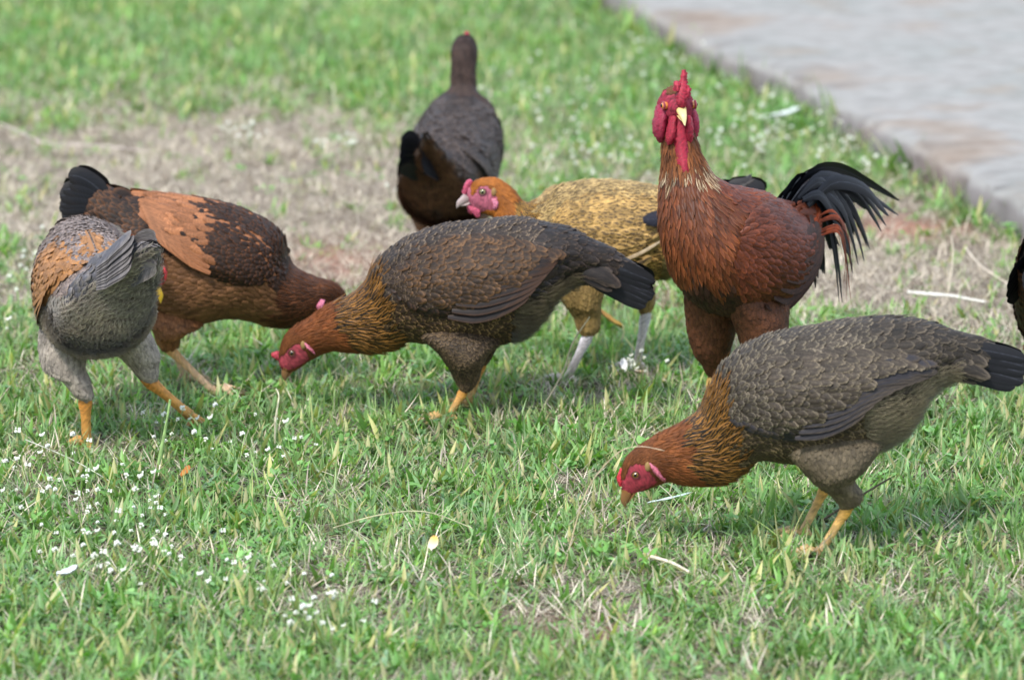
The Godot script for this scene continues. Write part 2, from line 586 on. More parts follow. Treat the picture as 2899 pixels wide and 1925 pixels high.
func ball(c: Vector3, r: Vector3, seg := 18) -> ArrayMesh:
	var g := Grow.new()
	for i in seg + 1:
		for j in seg:
			var a := PI * i / seg
			var b := TAU * j / seg
			var d := Vector3(sin(a) * cos(b), cos(a), sin(a) * sin(b))
			g.vert(c + d * r, (d / r).normalized())
	for i in seg:
		for j in seg:
			g.quad(i * seg + j, i * seg + (j + 1) % seg, (i + 1) * seg + (j + 1) % seg, (i + 1) * seg + j)
	return g.mesh()

# fleshy part: a loft roughened by noise
func flesh(called: String, rows: Array, parent: Node, m: Material, col: Color, rough := 1.2, scale := 8000.0, xf := Transform3D.IDENTITY) -> void:
	var g := Grow.new()
	var lf := Loft.new(rows, 10, 28, 0.9, xf)
	var paint := func(q: Vector3, _t: float, _a: float) -> Color:
		var k := 1.0 + 0.8 * noise.get_noise_3dv(q * 12000.0)
		return Color(col.r * k, col.g * k, col.b * k)
	lf.put(g, paint, func(q: Vector3) -> float: return noise.get_noise_3dv(q * scale) * rough * 0.001)
	part(called, g.mesh(), m, parent)

func eye(parent: Node, at: Vector3, r: float, iris: Color, s: float, lid: Color, skin: Material, xf := Transform3D.IDENTITY) -> void:
	var shiny := mat(0.08, Color.WHITE, false)
	shiny.albedo_color = iris
	shiny.clearcoat_enabled = true
	shiny.clearcoat = 1.0
	shiny.clearcoat_roughness = 0.02
	var dark := mat(0.05, srgb(8, 7, 8), false)
	var out := (xf.basis * Vector3(0.1, 0.05, s)).normalized()
	var c := xf * at
	var e := part("eye", ball(c, Vector3.ONE * r), shiny, parent)
	part("pupil", ball(c + out * r * 0.62, Vector3.ONE * r * 0.52), dark, e)
	var g := Grow.new()
	var a := out.cross(Vector3.UP).normalized()
	var b := out.cross(a).normalized()
	for i in 20:
		for j in 8:
			var th := TAU * i / 20.0
			var ph := TAU * j / 8.0
			var d := a * cos(th) * 1.08 + b * sin(th) * 0.98
			g.vert(c + out * r * 0.45 + d * r * (1.0 + 0.22 * cos(ph)) + out * r * 0.28 * sin(ph), (d * cos(ph) + out * sin(ph)).normalized(), lid)
	for i in 20:
		for j in 8:
			g.quad(i * 8 + j, ((i + 1) % 20) * 8 + j, ((i + 1) % 20) * 8 + (j + 1) % 8, i * 8 + (j + 1) % 8)
	part("eyelid", g.mesh(), skin, e)

func beak(parent: Node, b: Array, w: float, m: Material, c0: Color, c1: Color, xf := Transform3D.IDENTITY) -> void:
	# b: ridge root, corner of the mouth, tip, jaw root
	var r := Vector2(b[0], b[1]); var k := Vector2(b[2], b[3]); var t := Vector2(b[4], b[5]); var j := Vector2(b[6], b[7])
	var bow := (t - r).orthogonal().normalized()
	if bow.dot(k - r) > 0.0: bow = -bow
	var mid := r.lerp(t, 0.55) + bow * r.distance_to(t) * 0.16
	var low := k.lerp(t, 0.6)
	var g := Grow.new()
	var paint := func(_q: Vector3, tt: float, _a: float) -> Color: return c0.lerp(c1, clampf(tt / 3.0, 0.0, 1.0))
	var back := (r - t) * 0.18
	Loft.new([[r.x + back.x, r.y + back.y, k.x + back.x, k.y + back.y, w, 0], [r.x, r.y, k.x, k.y, w * 0.95, 0], [mid.x, mid.y, low.x, low.y, w * 0.55, 0], [t.x + (mid.x - t.x) * 0.1, t.y + (mid.y - t.y) * 0.1, t.x, t.y, w * 0.1, 0]], 6, 16, 0.8, xf).put(g, paint)
	part("upper_beak", g.mesh(), m, parent)
	var g2 := Grow.new()
	var e := k.lerp(t, 0.72)
	var f := j.lerp(e, 0.9)
	Loft.new([[k.x + back.x, k.y + back.y, j.x + back.x, j.y + back.y, w * 0.85, 0], [k.x, k.y, j.x, j.y, w * 0.8, 0], [k.lerp(e, 0.5).x, k.lerp(e, 0.5).y, j.lerp(e, 0.55).x, j.lerp(e, 0.55).y, w * 0.55, 0], [e.x, e.y, f.x, f.y, w * 0.2, 0]], 5, 14, 0.8, xf).put(g2, paint)
	part("lower_beak", g2.mesh(), m, parent)

func inside(poly: Array, x: float, y: float) -> bool:
	var pv := PackedVector2Array()
	for i in range(0, poly.size(), 2): pv.append(Vector2(poly[i], poly[i + 1]))
	return Geometry2D.is_point_in_polygon(Vector2(x, y) * 1000.0, pv)

# a whole bird from its measurements
func make_bird(sp: Dictionary) -> Node3D:
	var bird := thing(sp.name, sp.label, sp.category, sp.at, deg_to_rad(sp.yaw))
	var styles: Array = sp.styles
	var slim := []
	for r in sp.rows:
		var d := Vector2(r[0] - r[2], r[1] - r[3])
		var cut := minf(6.0, d.length() * 0.5 * 0.05) * (d.normalized() if d.length() > 0.0 else Vector2.ZERO)
		slim.append([r[0] - cut.x, r[1] - cut.y, r[2] + cut.x, r[3] + cut.y, r[4] - minf(5.0, r[4] * 0.05), r[5]])
	var body := Loft.new(slim, 9, 44, sp.get("squash", 0.86), Transform3D.IDENTITY, sp.get("sag", 0.06))
	var th: Array = sp.zones            # head, mid neck, neck, fluff, rump
	var face: Array = sp.get("face", [])
	var zone := func(t: float, ang: float, q: Vector3) -> int:
		var j := noise.get_noise_3dv(q * 1700.0) * 0.9
		if t < th[0]: return 0
		if t + j < th[1]: return 1
		if t + j < th[2] - (0.0 if ang < 90.0 else 0.6): return 9
		if t > th[3] and t < sp.rows.size() - sp.get("no_fluff", 1.0) and ang > 96.0 + j * 20.0: return 4
		if t > th[4]: return 5
		if q.y < sp.get("belly", -1.0) + j * 0.05 and t > 3.4: return 4
		return 2 if ang > 72.0 else 3
	var keep := func(q: Vector3) -> bool:
		return face.is_empty() or not inside(face, q.x, q.y)
	var under: Array = sp.under          # colours under the plumage, one per zone
	var pink: Color = sp.get("pink", lin(190, 80, 90))
	var paint := func(q: Vector3, t: float, a: float) -> Color:
		if not face.is_empty() and inside(face, q.x, q.y):
			var k := 0.80 + 0.5 * noise.get_noise_3dv(q * 5000.0) + 0.7 * noise.get_noise_3dv(q * 15000.0)
			return Color(pink.r * k, pink.g * k, pink.b * k)
		var z: int = zone.call(t, a if a < 180.0 else 360.0 - a, q)
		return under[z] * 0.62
	var g := Grow.new()
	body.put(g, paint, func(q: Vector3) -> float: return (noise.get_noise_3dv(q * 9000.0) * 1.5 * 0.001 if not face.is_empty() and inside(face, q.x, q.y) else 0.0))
	var bag := new_bag(styles)
	scatter(body, styles, zone, bag, keep)
	if sp.has("head_rows"):
		var hl := Loft.new(sp.head_rows, 9, 32, 0.9, sp.head_xf)
		var hinv: Transform3D = sp.head_xf.affine_inverse()
		var hface: Array = sp.get("head_face", [])
		var hp := func(q: Vector3, _t: float, _a: float) -> Color:
			var l := hinv * q
			if not hface.is_empty() and inside(hface, l.x, l.y):
				var k := 0.80 + 0.5 * noise.get_noise_3dv(q * 5000.0) + 0.8 * noise.get_noise_3dv(q * 15000.0)
				return Color(pink.r * k, pink.g * k, pink.b * k)
			return under[0]
		hl.put(g, hp, func(q: Vector3) -> float:
			var l := hinv * q
			return noise.get_noise_3dv(q * 6500.0) * sp.get("head_rough", 0.0) * 0.001 if inside(hface, l.x, l.y) else 0.0)
		scatter(hl, styles, func(_t: float, _a: float, _q: Vector3) -> int: return 0, bag, func(q: Vector3) -> bool:
			var l := hinv * q
			return hface.is_empty() or not inside(hface, l.x, l.y))
	for given in sp.thighs:
		var rows: Array = given.duplicate()
		var a: Array = rows[0].duplicate()
		a[4] *= 0.84; a[5] *= 0.82
		rows[0] = a
		for q in range(rows.size() - 3, rows.size()):
			var e: Array = rows[q].duplicate()
			e[1] += 7.0; e[3] += 7.0
			rows[q] = e
		var cx: float = (a[0] + a[2]) * 0.5
		var cy: float = (a[1] + a[3]) * 0.5 + 30.0
		rows.push_front([cx + (a[0] - a[2]) * 0.3, cy + (a[1] - a[3]) * 0.3, cx - (a[0] - a[2]) * 0.3, cy - (a[1] - a[3]) * 0.3, a[4] * 0.5, a[5] * 0.7])
		var tl := Loft.new(rows, 8, 26, 0.9)
		tl.put(g, func(_q: Vector3, _t: float, _a: float) -> Color: return under[6])
		scatter(tl, styles, func(_t: float, _a: float, _q: Vector3) -> int: return 6, bag)
	part("body", g.mesh(), sp.skin_mat, bird)
	lay(bag, styles, bird, [0, 1, 2, 3, 4, 5, 6, 9])
	for s in [-1.0, 1.0]: wing(bird, body, sp, styles, s)
	tail(bird, sp)
	for l in sp.legs:
		leg(bird, l[0], l[1], l[2], sp.leg_color[0], sp.leg_color[1], sp.leg_mat, l[3], l[4])
	if sp.has("eye_at"):
		for s in [-1.0, 1.0]:
			var z := body.side(sp.eye_at.x * 0.001, sp.eye_at.y * 0.001)
			eye(bird, Vector3(sp.eye_at.x * 0.001, sp.eye_at.y * 0.001, s * (z - sp.eye_r * 0.0004)), sp.eye_r * 0.001, sp.iris, s, pink * 0.32, sp.flesh_mat)
			for r in sp.get("lobes", []):
				var rows := []
				for q in r:
					var zz := body.side((q[0] + q[2]) * 0.0005, (q[1] + q[3]) * 0.0005) * 1000.0
					rows.append([q[0], q[1], q[2], q[3], q[4], s * (zz + q[5])])
				flesh("ear_lobe", rows, bird, sp.flesh_mat, pink.lerp(lin(235, 150, 175), 0.35), 1.6)
			if sp.has("tuft"):
				var tv: Array = sp.tuft
				var zt := body.side(tv[0] * 0.001, tv[1] * 0.001)
				part("ear_tuft", ball(Vector3(tv[0] * 0.001, tv[1] * 0.001, s * zt), Vector3(0.0045, 0.0075, 0.004)), mat(0.9, srgb(150, 118, 72), false), bird)
	if sp.has("beak"):
		beak(bird, sp.beak, sp.beak_w, sp.horn_mat, sp.beak_color[0], sp.beak_color[1], sp.get("beak_xf", Transform3D.IDENTITY))
	for r in sp.get("comb", []): flesh("comb", r, bird, sp.flesh_mat, sp.get("comb_color", pink), sp.get("comb_rough", 2.6), 7000.0, sp.get("beak_xf", Transform3D.IDENTITY))
	for r in sp.get("wattles", []): flesh("wattle", r, bird, sp.flesh_mat, sp.get("comb_color", pink), sp.get("comb_rough", 2.6) * 0.7, 6000.0, sp.get("beak_xf", Transform3D.IDENTITY))
	return bird

# ------------------------------------------------------------------ the ground
func height(x: float, z: float) -> float:
	return 0.007 * wide.get_noise_2d(x * 100.0, z * 100.0) + 0.004 * noise.get_noise_2d(x * 900.0, z * 900.0)

func blobs(list: Array, x: float, z: float) -> float:
	var s := 0.0
	for b in list:
		var dx: float = (x - b[0]) / b[2]
		var dz: float = (z - b[1]) / b[3]
		var q := dx * dx + dz * dz
		if q < 5.0: s += b[4] * exp(-q)
	return s

const DRY := [[-0.62, -10.2, 0.80, 0.95, 0.68], [-0.77, -10.883, 0.489, 0.53, 0.9], [-0.266, -10.272, 0.302, 0.527, 0.8], [-0.346, -9.675, 0.209, 0.329, 0.9], [0.828, -9.65, 0.30, 0.56, 1.0], [0.567, -9.357, 0.129, 0.353, 0.5], [-0.888, -10.015, 0.137, 0.502, 0.4], [0.199, -7.223, 0.23, 0.151, 0.5], [-0.048, -7.502, 0.298, 0.348, 0.25], [0.108, -11.503, 0.135, 0.393, 0.3], [0.693, -10.167, 0.179, 0.31, 0.5], [-0.482, -9.357, 0.11, 0.22, 0.4], [-0.151, -9.357, 0.11, 0.308, 0.5]]
const LUSH := [[-0.758, -12.495, 0.631, 0.692, 1.0], [-0.074, -11.909, 0.325, 0.701, 0.8], [0.417, -11.374, 0.266, 0.771, 0.5], [-0.216, -8.976, 0.212, 0.244, 1.0], [0.191, -8.976, 0.141, 0.203, 0.8], [0.722, -8.332, 0.247, 0.424, 0.5], [-0.609, -7.064, 0.31, 0.31, 0.6], [-0.444, -8.936, 0.141, 0.242, 0.7], [0.66, -7.064, 0.225, 0.207, 0.4], [-0.05, -7.865, 0.187, 0.253, 0.3]]
const SOIL := [[0.773, -10.035, 0.138, 0.121, 1.0], [0.328, -9.357, 0.11, 0.264, 0.7], [-0.347, -9.704, 0.133, 0.236, 0.8], [0.125, -7.116, 0.142, 0.094, 0.5]]

func dryness(x: float, z: float) -> float:
	var v := 0.15 + blobs(DRY, x, z) * 0.85 - blobs(LUSH, x, z) * 0.45
	v += 0.46 * wide.get_noise_2d(x * 260.0 + 50.0, z * 120.0) + 0.40 * noise.get_noise_2d(x * 500.0, z * 300.0 + 90.0)
	return clampf(v, 0.0, 1.0)

# the edge of the slab, near end first
const EDGE := [[9.0, -2.2], [3.4, -6.0], [1.82, -7.7], [1.233, -9.1], [1.082, -9.704], [1.015, -9.995], [0.97, -10.147], [0.875, -10.574], [0.732, -11.099], [0.642, -11.425], [0.522, -11.744], [0.441, -12.051], [0.357, -12.404], [0.242, -12.972], [0.1, -13.75], [-0.5, -16.5], [-5.0, -35.0]]

func edge_x(z: float) -> float:
	for i in EDGE.size() - 1:
		if z <= EDGE[i][1] and z >= EDGE[i + 1][1]:
			return lerpf(EDGE[i][0], EDGE[i + 1][0], (z - EDGE[i][1]) / (EDGE[i + 1][1] - EDGE[i][1]))
	return 1e3 if z > EDGE[0][1] else -1e3

func build_ground() -> void:
	var g := Grow.new()
	var xs := PackedFloat32Array([-300, -80, -25, -9, -4])
	var zs := PackedFloat32Array([-400, -100, -40, -22, -16])
	var q := -2.4
	while q < 2.6: xs.append(q); q += 0.05
	for v in [4.0, 9.0, 25.0, 80.0, 300.0]: xs.append(v)
	q = -14.5
	while q < -5.5: zs.append(q); q += 0.05
	for v in [-4.0, -1.0, 3.0, 12.0, 50.0, 300.0]: zs.append(v)
	for z in zs:
		for x in xs:
			var d := dryness(x, z)
			var s := clampf(blobs(SOIL, x, z), 0.0, 1.0)
			var c := lin(104, 100, 76).lerp(lin(170, 158, 144), d)
			c = c.lerp(lin(196, 142, 118), s * 0.9)
			g.vert(Vector3(x, height(x, z), z), Vector3.UP, c)
	for i in zs.size() - 1:
		for j in xs.size() - 1:
			var a := i * xs.size() + j
			g.quad(a, a + 1, a + xs.size() + 1, a + xs.size())
	var m := mat(0.95)
	m.albedo_texture = noise_tex(0.03, 5, 512)
	var t: NoiseTexture2D = m.albedo_texture
	var ramp := Gradient.new()
	ramp.set_color(0, srgb(150, 140, 130)); ramp.set_color(1, srgb(255, 250, 245))
	t.color_ramp = ramp
	m.uv1_triplanar = true
	m.uv1_world_triplanar = true
	m.uv1_scale = Vector3.ONE * 3.1
	m.normal_enabled = true
	m.normal_texture = noise_tex(0.06, 5, 512, true, 8.0)
	var o := part("ground", g.mesh(), m, self)
	tag(o, "brown soil and thatch under the lawn grass", "", "", "structure")

func build_slab() -> void:
	# fine points along the worn edge
	var pts := []
	for i in EDGE.size() - 1:
		var a := Vector2(EDGE[i][0], EDGE[i][1])
		var b := Vector2(EDGE[i + 1][0], EDGE[i + 1][1])
		var n := maxi(1, int(a.distance_to(b) / (0.03 if b.y > -15.0 and a.y < -7.0 else 0.6)))
		for k in n: pts.append(a.lerp(b, float(k) / n) + Vector2(-0.055, 0))
	pts.append(Vector2(EDGE[EDGE.size() - 1][0], EDGE[EDGE.size() - 1][1]))
	var g := Grow.new()
	var prof := [[-0.004, -0.06], [-0.003, 0.026], [0.004, 0.052], [0.014, 0.064], [0.028, 0.070], [0.07, 0.073], [0.2, 0.074], [0.6, 0.074], [1.6, 0.074], [6.0, 0.074], [40.0, 0.074]]
	for i in pts.size():
		var tan: Vector2 = (pts[mini(i + 1, pts.size() - 1)] - pts[maxi(i - 1, 0)]).normalized()
		var out := Vector2(-tan.y, tan.x)          # towards the slab
		if out.x < 0.0: out = -out
		out = out.lerp(Vector2(1, -0.5).normalized(), 0.3).normalized()
		for k in prof.size():
			var w := wide.get_noise_2d(pts[i].y * 210.0, k * 6.0 + 300.0) * 0.016 + noise.get_noise_2d(pts[i].y * 900.0, k * 40.0) * 0.018
			var f := clampf(1.0 - (k - 4) * 0.5, 0.0, 1.0)
			var way := out.lerp(Vector2(0.957, -0.29), clampf((k - 4) / 3.0, 0.0, 1.0))
			var p: Vector2 = pts[i] + way * (prof[k][0] + w * f * (0.7 if k else 0.2))
			var y: float = prof[k][1] + (noise.get_noise_2d(pts[i].y * 700.0 + 11.0, k * 33.0) * 0.007 + wide.get_noise_2d(pts[i].y * 130.0, 5.0) * 0.010) * f
			var nn := Vector3(-out.x, 0, -out.y).lerp(Vector3.UP, clampf((k - 0.5) / 4.0, 0.0, 1.0)).normalized()
			var chip := clampf(noise.get_noise_2d(pts[i].y * 400.0, k * 90.0) * 1.6, 0.0, 1.0) * f
			var c := Color(1, 1, 1).lerp(Color(0.45, 0.42, 0.42), chip * 0.75)
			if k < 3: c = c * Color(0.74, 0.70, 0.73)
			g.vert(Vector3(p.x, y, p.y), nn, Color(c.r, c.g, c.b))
	for i in pts.size() - 1:
		for k in prof.size() - 1:
			var a := i * prof.size() + k
			g.quad(a, a + 1, a + prof.size() + 1, a + prof.size())
	var m := mat(0.85)
	var t := noise_tex(0.006, 5, 1024)
	var ramp := Gradient.new()
	ramp.offsets = PackedFloat32Array([0.0, 0.30, 0.45, 0.58, 0.75, 1.0])
	ramp.colors = PackedColorArray([srgb(152, 138, 124), srgb(154, 153, 148), srgb(159, 156, 151), srgb(160, 156, 151), srgb(157, 147, 137), srgb(150, 134, 120)])
	t.color_ramp = ramp
	m.albedo_texture = t
	m.detail_enabled = true
	m.detail_blend_mode = BaseMaterial3D.BLEND_MODE_MUL
	var fine := noise_tex(0.09, 5, 512)
	var r2 := Gradient.new()
	r2.set_color(0, srgb(222, 220, 218)); r2.set_color(1, srgb(255, 255, 255))
	fine.color_ramp = r2
	m.detail_albedo = fine
	m.uv1_triplanar = true
	m.uv1_world_triplanar = true
	m.metallic_specular = 0.12
	m.uv1_scale = Vector3(0.27, 0.27, 0.27)
	m.normal_enabled = true
	m.normal_texture = noise_tex(0.1, 5, 512, true, 3.0)
	m.normal_scale = 0.12
	var o := part("pavement", g.mesh(), m, self)
	tag(o, "pale stained concrete slab with a worn edge beside the lawn", "", "", "structure")

# ------------------------------------------------------------------ grass
func blade(g: Grow, at: Vector3, az: float, lean: float, len: float, w: float, bend: float, c0: Color, c1: Color, seg := 4) -> void:
	var flat := Vector3(cos(az), 0, sin(az))
	var side := Vector3(-flat.z, 0, flat.x)
	var p := at
	var prev := -1
	var a := lean
	for s in seg + 1:
		var f := float(s) / seg
		var dir := (flat * sin(a) + Vector3.UP * cos(a)).normalized()
		var ww := w * 0.5 * (minf(0.55 + f * 1.6, 1.0) if f < 0.4 else maxf(0.02, 1.0 - pow((f - 0.4) / 0.6, 1.8)))
		var n := side.cross(dir).normalized()
		if n.y < 0.0: n = -n
		var c := c0.lerp(c1, f)
		var i0 := g.vert(p - side * ww + n * ww * 0.25, (n - side * 0.35).normalized(), c)
		g.vert(p, n, c)
		g.vert(p + side * ww + n * ww * 0.25, (n + side * 0.35).normalized(), c)
		if prev >= 0:
			g.quad(prev, prev + 1, i0 + 1, i0)
			g.quad(prev + 1, prev + 2, i0 + 2, i0 + 1)
		prev = i0
		p += dir * (len / seg)
		a += bend / seg

func tuft(kind: String) -> ArrayMesh:
	var g := Grow.new()
	match kind:
		"broad":
			for k in 8:
				var c := lin(104, 152, 78).lerp(lin(162, 196, 140), rng.randf())
				var roll := rng.randf()
				if roll < 0.07: c = lin(190, 180, 136)
				elif roll < 0.15: c = lin(146, 184, 78)
				elif roll < 0.36: c = lin(146, 176, 146)
				var tip := c.lerp(lin(176, 190, 134), rf(0.0, 0.3))
				blade(g, Vector3(rf(-0.016, 0.016), -0.004, rf(-0.016, 0.016)), rf(0, TAU), rf(0.2, 1.35), rf(0.024, 0.058), rf(0.0042, 0.0092), rf(-0.3, 1.5), c * 0.85, tip)
		"fine":
			for k in 12:
				var c := lin(108, 150, 86).lerp(lin(170, 198, 150), rng.randf())
				if rng.randf() < 0.25: c = lin(198, 190, 152)
				blade(g, Vector3(rf(-0.018, 0.018), -0.004, rf(-0.018, 0.018)), rf(0, TAU), rf(0.1, 1.45), rf(0.025, 0.070), rf(0.0013, 0.0030), rf(-0.6, 1.8), c * 0.85, c.lerp(lin(190, 198, 160), 0.4), 5)
		"straw":
			for k in 10:
				var c := lin(182, 170, 150).lerp(lin(224, 214, 196), rng.randf())
				if rng.randf() < 0.3: c = lin(146, 132, 120)
				blade(g, Vector3(rf(-0.02, 0.02), rf(0.0, 0.008), rf(-0.02, 0.02)), rf(0, TAU), rf(0.8, 1.6), rf(0.02, 0.065), rf(0.0009, 0.0026), rf(-0.7, 0.7), c, c.lerp(lin(214, 206, 192), 0.3), 4)
		"leaf":                       # small round leaves of low weeds
			for k in 8:
				var c := lin(94, 146, 70).lerp(lin(142, 184, 122), rng.randf())
				var az := rf(0, TAU)
				var d := rf(0.004, 0.018)
				blade(g, Vector3(cos(az) * d, rf(0.006, 0.024), sin(az) * d), az, rf(0.9, 1.5), rf(0.009, 0.017), rf(0.006, 0.010), rf(0.0, 0.5), c, c.lerp(lin(150, 180, 120), 0.3), 4)
		"stalk":                      # thin bent stems criss-crossing the lawn
			for k in 2:
				var c := lin(172, 166, 132).lerp(lin(136, 156, 100), rng.randf())
				blade(g, Vector3(rf(-0.01, 0.01), 0.0, rf(-0.01, 0.01)), rf(0, TAU), rf(0.3, 1.3), rf(0.06, 0.15), rf(0.0009, 0.0015), rf(0.0, 1.1), c * 0.85, c, 8)
	return g.mesh()

func build_grass() -> void:
	var gm := mat(0.42)
	gm.backlight_enabled = true
	gm.backlight = Color(0.75, 0.85, 0.5)
	gm.metallic_specular = 0.5
	var dm := mat(0.8)
	var lawn := Node3D.new()
	lawn.name = "grass"
	add_child(lawn)
	tag(lawn, "short rough lawn of green blades, low weeds and dry straw", "grass", "", "stuff")
	var kinds := [["broad", 4, "broad_blades", gm], ["fine", 4, "fine_blades", gm], ["straw", 4, "dry_straw", dm], ["leaf", 3, "low_leaves", gm], ["stalk", 6, "seed_stalks", dm]]
	var bins := {}
	for k in kinds:
		for v in k[1]: bins[k[0] + str(v)] = [tuft(k[0]), [], [], k[2], k[3]]
	var step := 0.0195
	var z := -15.6
	while z < -5.6:
		var reach := minf(2.6, 0.115 * -z + 0.55)
		var st := step * (1.0 if z > -13.2 and z < -6.7 else 1.6)
		var ex := edge_x(z)
		var x := -reach
		while x < reach:
			var px := x + rf(-0.5, 0.5) * st
			var pz := z + rf(-0.5, 0.5) * st
			x += st
			if px > ex - 0.045 + 0.03 * noise.get_noise_2d(pz * 700.0, 3.0): break
			var dry := dryness(px, pz)
			var soil := clampf(blobs(SOIL, px, pz), 0.0, 1.0)
			if rng.randf() < soil * 0.62: continue
			var roll := rng.randf()
			var kind := ""
			var patch := noise.get_noise_2d(px * 260.0 - 70.0, pz * 260.0)
			if roll < dry * 0.82 + 0.08: kind = "straw"
			else:
				var r2 := rng.randf() + patch * 0.35
				kind = "broad" if r2 < 0.58 else ("fine" if r2 < 0.86 else "leaf")
			if dry > 0.6 and kind != "straw" and rng.randf() < 0.35: continue
			if rng.randf() < 0.034: kind = "stalk"
			var n: int = {"broad": 4, "fine": 4, "straw": 4, "leaf": 3, "stalk": 6}[kind]
			var b: Array = bins[kind + str(rng.randi() % n)]
			var s := rf(0.75, 1.25) * 0.94 * (1.0 - 0.3 * dry) * (1.0 + 0.3 * patch)
			if ex - px < 0.11 and kind != "straw": s *= 1.15 + 0.8 * maxf(0.0, noise.get_noise_2d(pz * 420.0, 31.0) * 2.0)
			var tilt := Basis(Vector3(rf(-1, 1), 0, rf(-1, 1)).normalized(), rf(0.0, 0.3))
			b[1].append(Transform3D(tilt * Basis(Vector3.UP, rf(0, TAU)) * Basis.from_scale(Vector3(s, s * rf(0.8, 1.15), s)), Vector3(px, height(px, pz) - 0.002, pz)))
			var k := rf(0.6, 1.35)
			var tint := Color(1, 1, 1)
			if kind == "straw": tint = Color(0.96, 0.92, 0.86)
			elif patch > 0.1: tint = Color(1.10, 1.12, 0.84)
			else: tint = Color(1.0, 1.04, 0.96).lerp(Color(1.2, 1.12, 0.88), dry)
			b[2].append(Color(tint.r * k, tint.g * k, tint.b * k))
		z += st
	for q in bins:
		multi(bins[q][3], bins[q][0], bins[q][4], bins[q][1], bins[q][2], lawn, "stuff")
	# the lawn goes on beyond, thinner and in larger clumps
	var far_places := []
	var far_tints := []
	for i in 9000:
		var px := rf(-9.0, 9.0)
		var pz := rf(-24.0, -1.0)
		if px > edge_x(pz) or (absf(px) < 0.115 * -pz + 0.5 and pz < -5.6 and pz > -15.6): continue
		far_places.append(Transform3D(Basis(Vector3.UP, rf(0, TAU)) * Basis.from_scale(Vector3(2.6, 1.2, 2.6)), Vector3(px, height(px, pz), pz)))
		var k := rf(0.7, 1.2)
		far_tints.append(Color(k, k, k * 0.95))
	multi("outer_clumps", bins["broad0"][0], gm, far_places, far_tints, lawn, "stuff")

func flower_mesh() -> ArrayMesh:
	var g := Grow.new()
	tube(g, [Vector3(0, -0.002, 0), Vector3(0.001, 0.02, 0.001), Vector3(0.0, 0.046, 0)], [0.0007, 0.0006, 0.0006], [lin(90, 120, 60), lin(90, 120, 60), lin(120, 140, 80)], 5)
	var c := Vector3(0, 0.048, 0)
	var first := g.v.size()
	for b in 7:                        # a loose head of tiny florets
		var o := c + Vector3(rf(-0.0032, 0.0032), rf(-0.0018, 0.0026), rf(-0.0032, 0.0032))
		var w := lin(232, 233, 224).lerp(lin(206, 208, 170), rng.randf() * 0.6)
		var r := rf(0.0011, 0.0022)
		first = g.v.size()
		for i in 5:
			for j in 7:
				var d := Vector3(sin(PI * i / 4.0) * cos(TAU * j / 7.0), cos(PI * i / 4.0), sin(PI * i / 4.0) * sin(TAU * j / 7.0))
				g.vert(o + d * r * (1.0 + 0.25 * sin(j * 3.1 + i * 2.0)), (d + Vector3(0, 0.3, 0)).normalized(), w)
		for i in 4:
			for j in 7:
				g.quad(first + i * 7 + j, first + i * 7 + (j + 1) % 7, first + (i + 1) * 7 + (j + 1) % 7, first + (i + 1) * 7 + j)
	return g.mesh()

const FLOWERS := [[-0.285, -7.064, 0.078, 0.114, 22, "near the bottom edge of the lawn, below the white petal"], [-0.38, -7.277, 0.116, 0.098, 16, "in the lawn left of the yellow petal"], [-0.564, -7.416, 0.15, 0.14, 34, "in the dense patch beside the fallen white petal"], [-0.615, -7.71, 0.092, 0.171, 24, "in the lawn in front of the grey hen"], [-0.736, -7.865, 0.125, 0.25, 32, "at the left edge of the lawn before the grey hen"], [-0.387, -8.072, 0.064, 0.106, 12, "in the grass between the grey hen and the pecking hen"], [-0.506, -8.194, 0.097, 0.178, 20, "by the toes of the grey hen"], [0.219, -8.677, 0.038, 0.076, 10, "beside the white scrap near the rooster"], [-0.909, -9.357, 0.048, 0.441, 14, "at the left edge of the lawn behind the grey hen"], [-0.205, -10.272, 0.036, 0.105, 12, "beside the dark hen seen from behind"], [-0.567, -10.86, 0.047, 0.059, 16, "in the pale clump on the dry patch at the back left"], [-0.35, -10.71, 0.046, 0.068, 12, "on the dry patch left of the dark hen"], [0.549, -10.883, 0.17, 0.412, 62, "on the verge beside the slab, right of the rooster's neck"], [0.719, -10.563, 0.124, 0.244, 30, "at the foot of the slab above the rooster's tail"], [0.182, -10.597, 0.124, 0.335, 36, "in the lawn right of the dark hen"], [0.105, -11.247, 0.154, 0.565, 36, "in the lawn behind the rooster's head"], [0.399, -11.503, 0.157, 0.524, 40, "in the green verge along the far slab edge"], [0.3, -12.051, 0.141, 0.502, 12, "by the farthest part of the slab edge"]]

